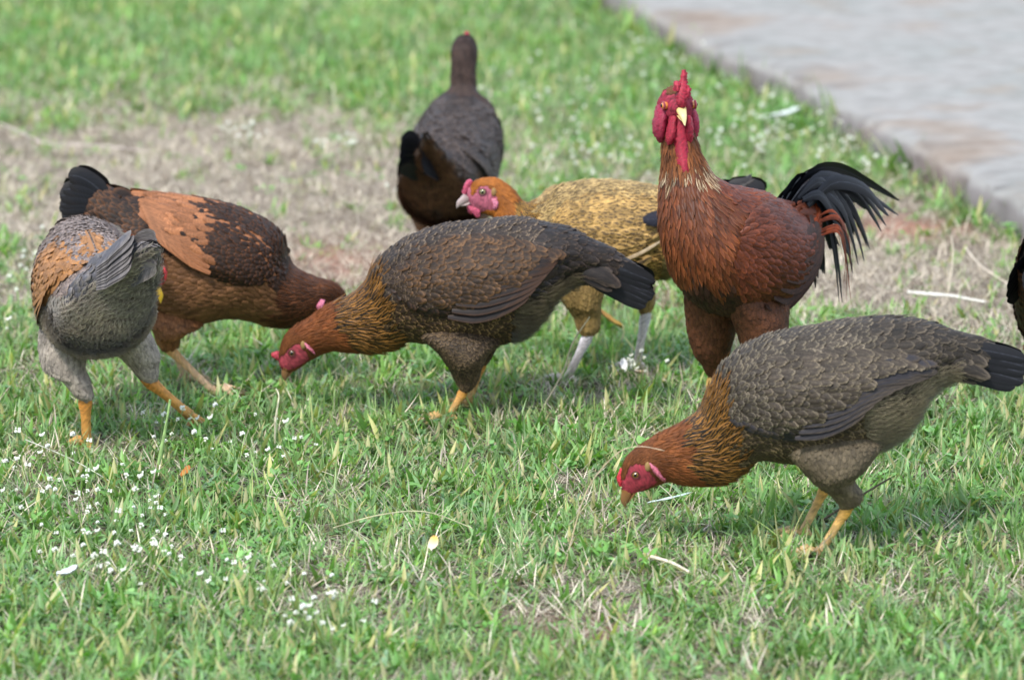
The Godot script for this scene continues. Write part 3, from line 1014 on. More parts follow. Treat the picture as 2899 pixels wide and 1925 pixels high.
func build_flowers() -> void:
	var m := mat(0.7)
	m.backlight_enabled = true
	m.backlight = Color(0.3, 0.3, 0.28)
	var meshes := [flower_mesh(), flower_mesh(), flower_mesh(), flower_mesh(), flower_mesh()]
	var mesh: Mesh = meshes[0]
	var made := 0
	var places := []
	var tints := []
	for f in FLOWERS:
		for k in f[4]:
			var a := rf(0, TAU)
			var d := sqrt(-log(rf(0.05, 1.0))) * 0.75
			var x: float = f[0] + cos(a) * d * f[2]
			var z: float = f[1] + sin(a) * d * f[3]
			if x > edge_x(z) - 0.02: continue
			var s := rf(0.7, 1.35)
			var t := Transform3D(Basis(Vector3(rf(-1, 1), 0, rf(-1, 1)).normalized(), rf(0.0, 0.4)) * Basis.from_scale(Vector3(s, s * rf(0.7, 1.1), s)), Vector3(x, height(x, z), z))
			if made < 290:
				var o := part("white_flower", meshes[made % 5], m, self)
				o.transform = t
				tag(o, ("tiny white flower head " if s < 1.02 else "larger white flower head ") + f[5], "flower", "white flowers scattered over the lawn")
				made += 1
			else:
				places.append(t); tints.append(Color.WHITE)
	if places.size():
		var o := Node3D.new()
		o.name = "white_flowers"
		add_child(o)
		tag(o, "far tiny white flowers blurred in the verge along the slab", "flowers", "", "stuff")
		multi("flower_heads", mesh, m, places, tints, o)

func petal(called: String, label: String, category: String, at: Vector3, yaw: float, l: float, w: float, cup: float, c0: Color, c1: Color, pitch := 0.2) -> void:
	var g := Grow.new()
	for i in 9:
		for j in 7:
			var f := i / 8.0
			var z := j / 6.0 - 0.5
			var ww := w * sqrt(maxf(0.02, 1.0 - pow(f * 2.0 - 1.0, 2.0)))
			g.vert(Vector3((f - 0.5) * l, cup * (z * z * 4.0 + pow(f - 0.5, 2.0) * 2.0) + 0.0006 * sin(i * 2.1 + j * 1.7), z * ww), Vector3(0, 1, 0), c0.lerp(c1, f))
	for i in 8:
		for j in 6:
			g.quad(i * 7 + j, i * 7 + j + 1, i * 7 + j + 8, i * 7 + j + 7)
	var m := mat(0.6)
	m.backlight_enabled = true
	m.backlight = Color(0.3, 0.3, 0.3)
	var o := part(called, g.mesh(), m, self)
	o.position = at
	o.rotation = Vector3(0.0, yaw, pitch)
	tag(o, label, category)

func stem(called: String, label: String, category: String, pts: Array, r: float, c: Color, knobs := 0.0) -> void:
	var g := Grow.new()
	var rad := []
	var cols := []
	for i in pts.size():
		rad.append(r * (1.0 - 0.45 * i / pts.size()) * (1.0 + knobs * (i % 2)))
		cols.append(c)
	tube(g, pts, rad, cols, 8)
	var o := part(called, g.mesh(), mat(0.75), self)
	tag(o, label, category)

func build_litter() -> void:
	petal("fallen_petal", "white cupped petal lying among flowers in the lower left grass", "petal", Vector3(-0.646, 0.028, -7.321), 0.5, 0.034, 0.02, 0.006, lin(236, 238, 240), lin(216, 220, 226), 0.25)
	petal("fallen_petal", "small cream and yellow petal in the near grass below the pecking brown hen", "petal", Vector3(-0.116, 0.032, -7.473), 1.3, 0.026, 0.015, 0.005, lin(240, 236, 220), lin(228, 184, 80), 0.7)
	petal("white_scrap", "crumpled white scrap lying by the feet of the golden hen", "scrap", Vector3(0.19, 0.024, -8.7), 1.9, 0.024, 0.013, 0.008, lin(240, 240, 240), lin(226, 228, 232), 0.9)
	petal("white_scrap", "smaller white scrap right of the golden hen's rear foot", "scrap", Vector3(0.212, 0.02, -8.67), 0.2, 0.026, 0.012, 0.005, lin(236, 236, 236), lin(224, 190, 140), -0.3)
	petal("pale_leaf", "pale bleached leaf on the verge near the slab edge", "leaf", Vector3(0.592, 0.045, -11.05), 0.35, 0.07, 0.026, 0.008, lin(232, 236, 232), lin(214, 222, 214), 0.2)
	petal("dead_leaf", "small orange leaf in the grass below the grey hen", "leaf", Vector3(-0.512, 0.026, -7.941), 0.9, 0.024, 0.013, 0.004, lin(196, 120, 48), lin(170, 110, 50), 0.6)
	petal("dead_leaf", "curled yellow brown leaf behind the golden hen's legs", "leaf", Vector3(0.172, 0.04, -9.0), 2.6, 0.06, 0.014, 0.006, lin(176, 140, 60), lin(150, 110, 60), 0.5)
	petal("pale_leaf", "glossy white leaf blade lying before the front hen's beak", "leaf", Vector3(0.245, 0.022, -7.79), 0.3, 0.075, 0.009, 0.002, lin(214, 226, 220), lin(180, 200, 186), 0.15)
	stem("dry_stick", "bleached white stick lying behind the front hen's tail", "stick", [Vector3(0.72, 0.036, -9.26), Vector3(0.76, 0.034, -9.25), Vector3(0.80, 0.031, -9.25), Vector3(0.83, 0.027, -9.24), Vector3(0.86, 0.022, -9.24)], 0.0034, lin(226, 220, 208), 0.2)
	stem("straw_stalk", "long pale straw stem lying on the dry grass at the far left", "stem", [Vector3(-1.092, 0.05, -10.93), Vector3(-1.05, 0.045, -10.87), Vector3(-0.98, 0.03, -10.8), Vector3(-0.88, 0.03, -10.78), Vector3(-0.76, 0.02, -10.76)], 0.0016, lin(206, 190, 182))
	stem("straw_stalk", "pale bent stem leaning over the grass under the centre hen's beak", "stem", [Vector3(-0.385, 0.0, -8.2), Vector3(-0.383, 0.05, -8.2), Vector3(-0.378, 0.085, -8.21), Vector3(-0.383, 0.097, -8.22)], 0.0018, lin(196, 190, 160))
	stem("straw_stalk", "thin pale stem slanting up left of the golden hen's front leg", "stem", [Vector3(0.045, 0.0, -8.45), Vector3(0.085, 0.07, -8.46), Vector3(0.10, 0.115, -8.47), Vector3(0.13, 0.16, -8.48)], 0.0016, lin(206, 190, 160))
	stem("straw_stalk", "straw stem resting across the neck of the front hen", "stem", [Vector3(0.075, 0.0, -7.42), Vector3(0.108, 0.12, -7.43), Vector3(0.152, 0.177, -7.44), Vector3(0.186, 0.190, -7.44), Vector3(0.224, 0.184, -7.44)], 0.0008, lin(206, 180, 150))
	stem("straw_stalk", "grey stem leaning past the near foot of the grey hen", "stem", [Vector3(-0.77, 0.065, -8.0), Vector3(-0.70, 0.04, -7.98), Vector3(-0.64, 0.02, -7.93), Vector3(-0.6, 0.0, -7.9)], 0.0010, lin(196, 196, 176))
	stem("green_stalk", "upright green seed stem beside the grey hen's lifted foot", "stem", [Vector3(-0.565, 0.0, -8.0), Vector3(-0.555, 0.05, -8.0), Vector3(-0.545, 0.1, -8.0), Vector3(-0.54, 0.13, -8.0)], 0.0024, lin(150, 180, 110), 0.4)
	stem("dark_twig", "thin dark twig leaning behind the front hen's leg", "twig", [Vector3(0.47, 0.02, -7.66), Vector3(0.53, 0.06, -7.66), Vector3(0.575, 0.085, -7.67)], 0.002, lin(96, 84, 70))
	stem("dry_twig", "short pale twig lying in the near grass below the front hen's head", "twig", [Vector3(0.205, 0.028, -7.42), Vector3(0.235, 0.024, -7.40), Vector3(0.26, 0.018, -7.37)], 0.0028, lin(214, 200, 176))
	stem("straw_stalk", "long arched straw stem across the middle of the near grass", "stem", [Vector3(-0.27, 0.02, -7.62), Vector3(-0.2, 0.045, -7.6), Vector3(-0.13, 0.05, -7.6), Vector3(-0.06, 0.03, -7.58)], 0.0010, lin(190, 184, 146))
	stem("straw_stalk", "straw stem standing on the straw right of the rooster's tail", "stem", [Vector3(0.80, 0.0, -9.35), Vector3(0.81, 0.08, -9.36), Vector3(0.806, 0.12, -9.36)], 0.002, lin(220, 206, 184))
	stem("straw_stalk", "diagonal straw stem on the dry patch before the slab", "stem", [Vector3(0.845, 0.07, -9.5), Vector3(0.87, 0.05, -9.42), Vector3(0.93, 0.02, -9.36)], 0.0014, lin(214, 200, 180))

# ------------------------------------------------------------------ the birds
func st(kind: String, l: float, w: float, lift: float, m: Material, a := Color.WHITE, b := Color.WHITE) -> Array:
	return [kind, l, w, lift, m, a, b]

func skin(rough := 0.75) -> StandardMaterial3D:
	var m := mat(rough)
	m.normal_enabled = true
	m.normal_texture = noise_tex(0.12, 4, 256, true, 5.0)
	m.normal_scale = 0.6
	m.uv1_triplanar = true
	m.uv1_scale = Vector3.ONE * 22.0
	return m

var shared_skin: StandardMaterial3D
var shared_flesh: StandardMaterial3D
var shared_horn: StandardMaterial3D
var shared_leg: StandardMaterial3D

func basics(sp: Dictionary) -> Dictionary:
	sp.skin_mat = shared_skin
	sp.flesh_mat = shared_flesh
	sp.horn_mat = shared_horn
	sp.leg_mat = shared_leg
	return sp

func brown_hens() -> void:
	var rust := feather_tex("plain", srgb(112, 62, 32), srgb(142, 84, 44), srgb(90, 48, 26))
	var gold := feather_tex("striped", srgb(34, 28, 22), srgb(164, 112, 52), srgb(20, 18, 18))
	var lace := feather_tex("laced", srgb(68, 50, 34), srgb(176, 140, 92), srgb(38, 28, 24))
	var back := feather_tex("laced", srgb(60, 50, 44), srgb(152, 130, 106), srgb(52, 42, 38))
	var covert := feather_tex("edged", srgb(66, 50, 38), srgb(112, 80, 52), srgb(52, 38, 30))
	var covert2 := feather_tex("edged", srgb(48, 38, 34), srgb(84, 58, 42), srgb(34, 28, 26))
	var down := feather_tex("plain", srgb(96, 82, 62), srgb(158, 140, 110), srgb(130, 114, 88))
	var rump := feather_tex("laced", srgb(50, 42, 38), srgb(92, 76, 64), srgb(40, 34, 32))
	var black := feather_tex("edged", srgb(26, 25, 30), srgb(20, 20, 24), srgb(92, 96, 108))
	var thigh := feather_tex("laced", srgb(80, 64, 48), srgb(142, 116, 84), srgb(48, 38, 32))
	soft(down)
	make_bird(basics({
		"name": "hen", "label": "brown hen with gold striped neck pecking in the centre, in front of the golden hen", "category": "hen", "at": Vector3(-0.09, 0, -8.432), "yaw": 180.0,
		"rows": [[294, 83, 280, 75, 5, 0], [299, 95, 264, 83, 11, 0], [296, 115, 247, 95, 17, 0], [291, 133, 235, 101, 20, 0], [278, 150, 225, 106, 23, 0], [251, 167, 207, 112, 29, 0], [218, 191, 174, 109, 38, 0], [182, 207, 135, 109, 48, 0], [158, 228, 105, 115, 60, 0], [138, 261, 82, 127, 74, 0], [96, 298, 49, 124, 86, 0], [33, 325, 13, 115, 93, 0], [-38, 335, -35, 117, 96, 0], [-91, 340, -79, 124, 92, 0], [-142, 332, -121, 146, 82, 0], [-180, 322, -145, 179, 64, 0], [-216, 304, -169, 213, 44, 0], [-250, 288, -207, 225, 28, 0], [-280, 268, -244, 214, 18, 0], [-302, 250, -280, 214, 9, 0]],
		"no_fluff": 3.6, "zones": [4.0, 6.2, 8.8, 13.2, 13.6],
		"face": [284, 115, 273, 126, 263, 129, 257, 122, 250, 114, 246, 100, 263, 88, 273, 83, 284, 80, 293, 82, 300, 92, 294, 106, 288, 107],
		"pink": lin(168, 64, 76),
		"under": [lin(96, 54, 30), lin(110, 66, 34), lin(70, 52, 38), lin(64, 52, 46), lin(90, 78, 60), lin(46, 40, 36), lin(70, 56, 42), lin(60, 44, 34), lin(60, 44, 34), lin(90, 64, 36)],
		"styles": [st("scale", 8, 4, 0.12, rust), st("hackle", 20, 4.5, 0.10, rust, Color(1, 1, 1), Color(1.15, 1.0, 0.8)), st("contour", 20, 12, 0.13, lace), st("contour", 30, 17, 0.12, back), st("plume", 34, 26, 0.35, down), st("contour", 34, 17, 0.12, rump), st("contour", 16, 9, 0.12, thigh), st("contour", 17, 11, 0.10, back, Color(0.95, 0.85, 0.75), Color(1.1, 1, 0.9)), st("contour", 28, 16, 0.08, covert), st("hackle", 38, 9, 0.11, gold), st("contour", 26, 15, 0.08, covert2)],
		"wing_top": [[136, 246], [96, 290], [7, 318], [-82, 316], [-160, 292]], "wing_bot": [[102, 232], [66, 197], [-11, 185], [-74, 203], [-166, 255]], "wing_skin": lin(58, 44, 36), "wing_split": 0.30, "wing_low": true, "wing_thick": 14.0,
		"cov_end": 0.86, "quill_mat": covert2, "quills": 8, "qe0": 0.86, "qe1": 1.03,
		"tail": [-205, 272, 9, -13, -24, 128, 116, 26, 0.06, 0.10, 0.25], "tail_deep": 1.9, "tail_mat": black, "covert_mat": rump, "tail_coverts": [12, -8, -22, 78, 20],
		"thighs": [[[64, 158, -68, 146, 48, -52], [31, 121, -50, 118, 38, -52], [13, 94, -39, 94, 28, -50], [6, 72, -35, 72, 20, -48], [-2, 57, -27, 58, 14, -47], [-5, 48, -17, 49, 7, -47]], [[40, 158, -90, 146, 48, 52], [10, 125, -76, 122, 38, 52], [-14, 100, -64, 100, 28, 50], [-24, 86, -56, 86, 19, 48], [-30, 76, -50, 76, 10, 47]]],
		"legs": [[Vector3(-11, 56, -47), Vector3(19, 4, -46), 8.2, 0.0, false], [Vector3(-41, 82, 47), Vector3(-15, 6, 46), 8.0, 0.1, false]], "leg_color": [lin(196, 138, 62), lin(206, 166, 108)],
		"eye_at": Vector2(275, 112), "eye_r": 5.4, "iris": srgb(96, 70, 36), "lobes": [[[256, 133, 247, 128, 1.5, 0.0], [252, 124, 240, 119, 4.5, 2.0], [244, 116, 236, 112, 4.0, 3.5], [239, 111, 236, 109, 1.0, 3.5]]], "tuft": [256, 127],
		"beak": [293, 83, 277, 80, 287, 60, 272, 80], "beak_w": 7.0, "beak_color": [lin(150, 104, 62), lin(110, 84, 62)],
		"comb": [[[294, 108, 290, 96, 2.5, 0], [301, 112, 296, 96, 4.5, 0], [308, 109, 301, 97, 4.0, 0], [311, 105, 307, 100, 1.0, 0]]], "comb_color": lin(180, 60, 74)}))
	var lace2 := feather_tex("laced", srgb(78, 64, 48), srgb(172, 146, 106), srgb(46, 38, 32))
	var back2 := feather_tex("laced", srgb(72, 63, 53), srgb(154, 140, 117), srgb(60, 50, 44))
	var cov2 := feather_tex("laced", srgb(74, 64, 53), srgb(150, 134, 110), srgb(62, 52, 46))
	var blue := feather_tex("edged", srgb(62, 58, 62), srgb(88, 76, 66), srgb(40, 38, 42))
	var down2 := feather_tex("plain", srgb(136, 122, 98), srgb(192, 176, 144), srgb(160, 144, 118))
	soft(down2)
	var rump2 := feather_tex("laced", srgb(58, 50, 42), srgb(122, 108, 90), srgb(50, 44, 38))
	var thigh2 := feather_tex("mottled", srgb(78, 68, 54), srgb(128, 112, 86), srgb(100, 86, 66))
	make_bird(basics({
		"name": "hen", "label": "olive brown hen with rusty neck pecking at the right front, nearest of all", "category": "hen", "at": Vector3(0.451, 0, -7.572), "yaw": 180.0,
		"rows": [[285, 90, 272, 84, 5, 0], [288, 108, 260, 88, 11, 0], [284, 134, 247, 92, 17, 0], [271, 152, 232, 98, 20, 0], [251, 167, 215, 103, 23, 0], [230, 180, 197, 99, 28, 0], [203, 194, 167, 96, 34, 0], [176, 213, 132, 101, 44, 0], [160, 245, 105, 114, 58, 0], [136, 285, 81, 135, 74, 0], [96, 318, 49, 134, 86, 0], [51, 335, -5, 128, 93, 0], [-3, 346, -59, 138, 95, 0], [-56, 355, -102, 158, 90, 0], [-110, 358, -140, 183, 78, 0], [-164, 350, -166, 232, 60, 0], [-207, 336, -192, 257, 38, 0], [-242, 326, -224, 262, 26, 0], [-272, 312, -254, 254, 17, 0], [-296, 298, -284, 254, 8, 0]],
		"no_fluff": 3.6, "zones": [4.2, 6.0, 8.6, 12.6, 13.2],
		"face": [281, 113, 276, 130, 264, 136, 253, 134, 246, 126, 238, 115, 232, 106, 250, 93, 261, 88, 268, 83, 278, 80, 292, 86, 292, 109, 284, 108],
		"pink": lin(166, 54, 68),
		"under": [lin(104, 58, 32), lin(112, 68, 38), lin(80, 66, 50), lin(80, 70, 58), lin(110, 96, 76), lin(60, 52, 44), lin(80, 68, 52), lin(76, 64, 52), lin(70, 60, 50), lin(92, 68, 42)],
		"styles": [st("scale", 8, 4, 0.12, rust), st("hackle", 20, 4.5, 0.10, rust, Color(1.05, 1.05, 1.0), Color(1.2, 1.1, 0.9)), st("contour", 20, 12, 0.13, lace2), st("contour", 30, 16, 0.12, back2), st("plume", 36, 28, 0.35, down2), st("contour", 34, 17, 0.12, rump2), st("contour", 14, 9, 0.12, thigh2), st("contour", 24, 14, 0.11, back2), st("contour", 34, 17, 0.09, cov2), st("hackle", 36, 9, 0.11, gold), st("contour", 30, 15, 0.08, blue)],
		"wing_top": [[133, 249], [104, 292], [51, 312], [-30, 322], [-111, 316], [-170, 300]], "wing_bot": [[130, 216], [95, 199], [38, 187], [-26, 207], [-95, 250], [-192, 258]], "wing_skin": lin(70, 60, 52), "wing_split": 0.35, "wing_band": 0.86, "wing_low": true, "wing_thick": 12.0,
		"cov_end": 0.72, "quill_mat": blue, "quills": 10, "qe0": 0.74, "qe1": 1.03, "quill_w": 14.0,
		"tail": [-200, 312, 9, -4, -13, 119, 108, 26, 0.06, 0.10, 0.25], "tail_deep": 2.2, "tail_mat": black, "covert_mat": rump2, "tail_coverts": [12, -6, -20, 76, 20],
		"thighs": [[[46, 172, -102, 183, 50, -54], [16, 133, -81, 146, 42, -54], [-3, 113, -60, 121, 32, -52], [-17, 96, -69, 94, 24, -50], [-33, 80, -68, 81, 17, -49], [-39, 70, -56, 68, 8, -48]], [[56, 172, -92, 183, 48, 52], [30, 137, -71, 146, 40, 52], [10, 117, -50, 121, 30, 50], [-6, 104, -50, 102, 20, 50], [-18, 90, -40, 88, 9, 48]]],
		"legs": [[Vector3(-50, 76, -48), Vector3(-8, 3, -47), 8.8, -0.1, false], [Vector3(-24, 86, 48), Vector3(15, 6, 46), 8.6, 0.1, false]], "leg_color": [lin(204, 152, 66), lin(206, 172, 120)],
		"eye_at": Vector2(266, 118), "eye_r": 5.4, "iris": srgb(130, 96, 30), "lobes": [[[247, 139, 240, 136, 1.5, 0.0], [243, 130, 232, 128, 4.5, 2.0], [236, 120, 226, 118, 4.5, 3.5], [228, 112, 221, 112, 4.0, 4.0], [224, 107, 221, 107, 1.0, 4.0]]], "tuft": [248, 132],
		"beak": [287, 89, 271, 84, 281, 63, 265, 86], "beak_w": 7.0, "beak_color": [lin(150, 100, 56), lin(120, 90, 64)],
		"comb": [[[287, 126, 284, 120, 1.5, 0], [291, 118, 284, 112, 3.5, 0], [293, 106, 285, 103, 4.0, 0], [289, 96, 285, 96, 1.5, 0]]], "comb_color": lin(206, 46, 62)}))
	# the rusty hen behind the grey one, facing right, and another leaving the picture
	var rusty := feather_tex("plain", srgb(108, 62, 36), srgb(134, 80, 48), srgb(82, 48, 30))
	var neck3 := feather_tex("striped", srgb(52, 36, 26), srgb(122, 70, 38), srgb(34, 26, 22))
	var breast3 := feather_tex("mottled", srgb(100, 68, 44), srgb(156, 106, 66), srgb(78, 60, 46))
	var cinn := feather_tex("plain", srgb(168, 106, 66), srgb(178, 116, 76), srgb(188, 134, 96))
	var dark3 := feather_tex("laced", srgb(58, 40, 30), srgb(128, 76, 44), srgb(40, 32, 28))
	var rump3 := feather_tex("edged", srgb(54, 40, 32), srgb(104, 68, 44), srgb(40, 32, 28))
	var black3 := feather_tex("edged", srgb(25, 25, 30), srgb(34, 30, 30), srgb(92, 96, 108))
	var left := {
		"name": "hen", "label": "rusty brown hen with cinnamon wing patch and raised black tail, behind the grey hen", "category": "hen", "at": Vector3(-0.524, 0, -8.624), "yaw": 0.0,
		"rows": [[234, 98, 222, 94, 6, 0], [246, 128, 208, 112, 18, 0], [243, 163, 192, 118, 26, 0], [227, 186, 168, 115, 34, 0], [193, 198, 147, 110, 46, 0], [162, 212, 116, 112, 60, 0], [147, 235, 79, 122, 74, 0], [139, 268, 41, 126, 86, 0], [111, 296, 3, 119, 94, 0], [67, 319, -25, 110, 98, 0], [19, 332, -52, 105, 98, 0], [-39, 339, -83, 115, 94, 0], [-94, 341, -124, 140, 82, 0], [-128, 345, -151, 172, 64, 0], [-155, 352, -181, 221, 44, 0], [-176, 350, -201, 273, 24, 0]],
		"zones": [1.8, 4.0, 5.6, 11.6, 11.6],
		"face": [209, 160, 200, 163, 196, 155, 197, 146, 206, 142, 214, 120, 236, 110, 238, 122, 216, 150], "pink": lin(196, 96, 124),
		"under": [lin(96, 60, 36), lin(96, 60, 36), lin(104, 70, 46), lin(90, 58, 38), lin(100, 70, 48), lin(56, 42, 34), lin(120, 80, 50), lin(60, 42, 32), lin(150, 96, 60), lin(80, 50, 32)],
		"styles": [st("scale", 9, 4.5, 0.12, neck3), st("hackle", 20, 5, 0.10, neck3), st("contour", 22, 13, 0.10, breast3), st("contour", 24, 14, 0.12, dark3), st("plume", 32, 22, 0.3, rusty), st("contour", 30, 14, 0.12, rump3), st("contour", 15, 9, 0.12, breast3, Color(1.1, 1, 0.95), Color(1.3, 1.15, 1.0)), st("contour", 19, 13, 0.11, dark3), st("contour", 40, 18, 0.05, cinn), st("hackle", 26, 6, 0.10, neck3), st("contour", 40, 18, 0.06, cinn)],
		"wing_top": [[147, 246], [105, 296], [36, 326], [-32, 338], [-106, 345]], "wing_bot": [[146, 214], [80, 200], [24, 218], [-44, 268], [-104, 315]], "wing_skin": lin(150, 96, 60), "wing_split": 0.60, "wing_thick": 13.0,
		"cov_end": 0.74, "quill_mat": cinn, "quills": 9, "qa0": 0.52, "qa1": 0.60, "qe0": 0.88, "qe1": 1.0, "quill_w": 16.0,
		"tail": [-152, 326, 8, 52, 8, 122, 84, 34, 0.06, 0.42, 0.25], "tail_deep": 1.4, "tail_mat": black3, "covert_mat": rump3, "tail_coverts": [8, 34, -14, 54, 22],
		"thighs": [[[0, 129, -103, 151, 48, 50], [-21, 114, -83, 119, 36, 50], [-34, 98, -77, 94, 25, 48], [-39, 85, -70, 80, 17, 47], [-49, 77, -65, 75, 8, 46]], [[0, 129, -103, 151, 48, -50], [-25, 118, -90, 122, 34, -50], [-44, 102, -84, 100, 24, -48], [-56, 90, -80, 88, 12, -46]]],
		"legs": [[Vector3(-56, 84, 46), Vector3(22, 6, 48), 8.8, 0.0, false], [Vector3(-66, 90, -46), Vector3(-31, 5, -46), 8.4, 0.2, false]], "leg_color": [lin(206, 154, 92), lin(206, 172, 138)],
		"eye_at": Vector2(222, 136), "eye_r": 5.0, "iris": srgb(130, 90, 40), "lobes": [[[209, 164, 201, 166, 2.0, 1.0], [206, 156, 194, 156, 5.0, 3.0], [206, 147, 197, 144, 5.0, 3.5], [206, 141, 202, 140, 1.5, 2.5]]],
		"beak": [232, 102, 222, 100, 232, 74, 216, 103], "beak_w": 7.0, "beak_color": [lin(170, 130, 70), lin(140, 110, 80)],
		"comb": [[[242, 136, 236, 126, 2.0, 0], [247, 124, 240, 116, 3.5, 0], [243, 112, 238, 108, 2.0, 0]]], "comb_color": lin(200, 60, 80)}
	make_bird(basics(left))
	var gone: Dictionary = left.duplicate()
	gone.label = "dark tailed brown hen walking out of the picture at the right edge"
	gone.at = Vector3(0.957, 0, -8.36)
	gone.yaw = 50.0
	gone.styles = left.styles.duplicate()
	for z in [2, 4, 5]: gone.styles[z] = st("contour", 22, 13, 0.12, dark3, Color(0.8, 0.8, 0.85), Color(1.0, 1.0, 1.0))
	gone.tail = [-160, 300, 7, 10, -24, 74, 60, 30, 0.10, 0.5, 0.25]
	make_bird(gone)

func soft(m: StandardMaterial3D) -> void:      # down lets some light through
	m.backlight_enabled = true
	m.backlight = Color(0.8, 0.78, 0.74)
	m.rim_enabled = true
	m.rim = 0.6

func golden_hen() -> void:
	var orange := feather_tex("plain", srgb(164, 92, 30), srgb(190, 114, 42), srgb(140, 76, 26))
	var neck := feather_tex("striped", srgb(60, 46, 28), srgb(198, 146, 62), srgb(40, 34, 26))
	var body := feather_tex("spotted", srgb(88, 68, 42), srgb(196, 152, 84), srgb(212, 184, 126))
	var back := feather_tex("spotted", srgb(104, 82, 50), srgb(208, 174, 112), srgb(220, 200, 152))
	var cov := feather_tex("spotted", srgb(92, 72, 44), srgb(204, 162, 94), srgb(214, 186, 128))
	var black := feather_tex("edged", srgb(36, 34, 38), srgb(30, 28, 30), srgb(50, 50, 58))
	var down := feather_tex("plain", srgb(150, 124, 76), srgb(186, 164, 116), srgb(160, 140, 100))
	var thigh := feather_tex("plain", srgb(150, 120, 70), srgb(176, 146, 92), srgb(130, 112, 80))
	var g := make_bird(basics({
		"name": "hen", "label": "golden speckled hen with orange head and pale shanks, partly hidden by the rooster", "category": "hen", "at": Vector3(0.151, 0, -8.716), "yaw": 180.0,
		"rows": [[229, 318, 219, 303, 5, 0], [226, 334, 212, 291, 12, 0], [212, 347, 195, 287, 17, 0], [192, 352, 181, 279, 20, 0], [174, 350, 178, 263, 22, 0], [152, 334, 167, 237, 30, 0], [131, 311, 152, 207, 44, 0], [111, 314, 122, 176, 66, 0], [85, 334, 77, 157, 84, 0], [41, 346, 33, 150, 94, 0], [-11, 349, -12, 152, 98, 0], [-63, 344, -56, 161, 96, 0], [-115, 334, -101, 176, 86, 0], [-166, 328, -145, 207, 66, 0], [-211, 335, -189, 252, 44, 0], [-240, 346, -226, 282, 22, 0]],
		"zones": [4.3, 5.6, 6.9, 12.0, 13.0],
		"face": [215, 327, 210, 337, 195, 340, 186, 333, 177, 322, 172, 305, 180, 298, 196, 297, 208, 288, 219, 296, 226, 302, 240, 309, 238, 324, 229, 336, 221, 338, 220, 322], "pink": lin(186, 98, 116),
		"under": [lin(160, 90, 34), lin(160, 92, 36), lin(160, 120, 64), lin(160, 128, 76), lin(160, 136, 90), lin(70, 60, 46), lin(150, 122, 74), lin(160, 124, 70), lin(160, 124, 70), lin(160, 116, 52)],
		"styles": [st("scale", 8, 4, 0.12, orange), st("hackle", 20, 4.5, 0.10, orange), st("contour", 20, 11, 0.12, body), st("contour", 24, 12, 0.12, back), st("plume", 34, 26, 0.35, down), st("contour", 30, 14, 0.12, black, Color(0.9, 0.85, 0.8), Color(1.6, 1.4, 1.1)), st("contour", 15, 9, 0.12, thigh), st("contour", 21, 11, 0.10, cov), st("contour", 26, 12, 0.08, cov), st("hackle", 26, 6, 0.10, neck), st("contour", 26, 13, 0.08, cov)],
		"wing_top": [[89, 282], [63, 320], [4, 337], [-55, 336], [-130, 315]], "wing_bot": [[81, 252], [48, 214], [-12, 205], [-71, 226], [-137, 282]], "wing_skin": lin(150, 118, 66), "wing_split": 0.55, "wing_thick": 9.0,
		"quill_mat": cov, "quills": 3, "qe0": 0.8, "qe1": 0.95,
		"tail": [-206, 326, 6, 26, 2, 88, 64, 30, 0.10, 0.4, 0.3], "tail_deep": 1.6, "tail_mat": black, "covert_mat": black, "tail_coverts": [6, 20, -20, 50, 20],
		"thighs": [[[100, 199, -12, 199, 40, -52], [70, 154, -1, 146, 28, -50], [48, 116, 1, 116, 19, -48], [39, 93, 3, 93, 14, -47], [29, 78, 14, 78, 7, -46]], [[3, 192, -86, 192, 36, 44], [-27, 161, -82, 169, 28, 44], [-56, 138, -92, 142, 20, 44], [-64, 119, -94, 119, 15, 44], [-72, 97, -86, 99, 7, 44]]],
		"legs": [[Vector3(22, 84, -46), Vector3(60, 3, -46), 9.6, 0.0, false], [Vector3(-79, 100, 44), Vector3(-63, 5, 44), 9.6, 0.0, false]], "leg_color": [lin(214, 206, 212), lin(206, 190, 180)],
		"eye_at": Vector2(201, 329), "eye_r": 5.8, "iris": srgb(156, 150, 104), "lobes": [[[186, 318, 177, 318, 1.5, 0.0], [184, 312, 174, 311, 4.0, 1.5], [183, 304, 175, 303, 4.0, 2.0], [182, 299, 178, 299, 1.0, 2.0]]], "tuft": [182, 329],
		"beak": [236, 320, 222, 311, 246, 298, 227, 302], "beak_w": 6.5, "beak_color": [lin(176, 150, 146), lin(184, 168, 162)],
		"comb": [[[222, 349, 217, 344, 2.0, 0], [229, 345, 222, 336, 4.0, 0], [234, 334, 226, 328, 4.5, 0], [236, 324, 230, 320, 3.0, 0]]], "comb_color": lin(192, 80, 106),
		"wattles": [[[226, 304, 212, 302, 3.0, -7], [224, 297, 206, 296, 3.5, -9], [217, 289, 205, 288, 2.5, -10], [212, 284, 208, 284, 1.0, -10]], [[226, 304, 216, 302, 3.0, 7], [228, 298, 216, 296, 3.5, 9], [226, 289, 218, 288, 2.5, 10], [222, 285, 219, 285, 1.0, 10]]]}))
	var blue := feather_tex("edged", srgb(60, 60, 74), srgb(52, 50, 60), srgb(90, 90, 104))
	var pale := feather_tex("plain", srgb(190, 160, 120), srgb(206, 184, 150), srgb(220, 200, 170))
	for s in [-1.0, 1.0]:
		quill("flight_feather", [Vector3(-0.070, 0.298, s * 0.104), Vector3(-0.10, 0.302, s * 0.103), Vector3(-0.128, 0.318, s * 0.094)], Vector3(0, 0.1, s), 0.026, blue, g, 0.4)
		quill("flight_feather", [Vector3(-0.030, 0.228, s * 0.112), Vector3(-0.065, 0.242, s * 0.111), Vector3(-0.10, 0.262, s * 0.106)], Vector3(0, 0.4, s), 0.006, pale, g, 0.5)

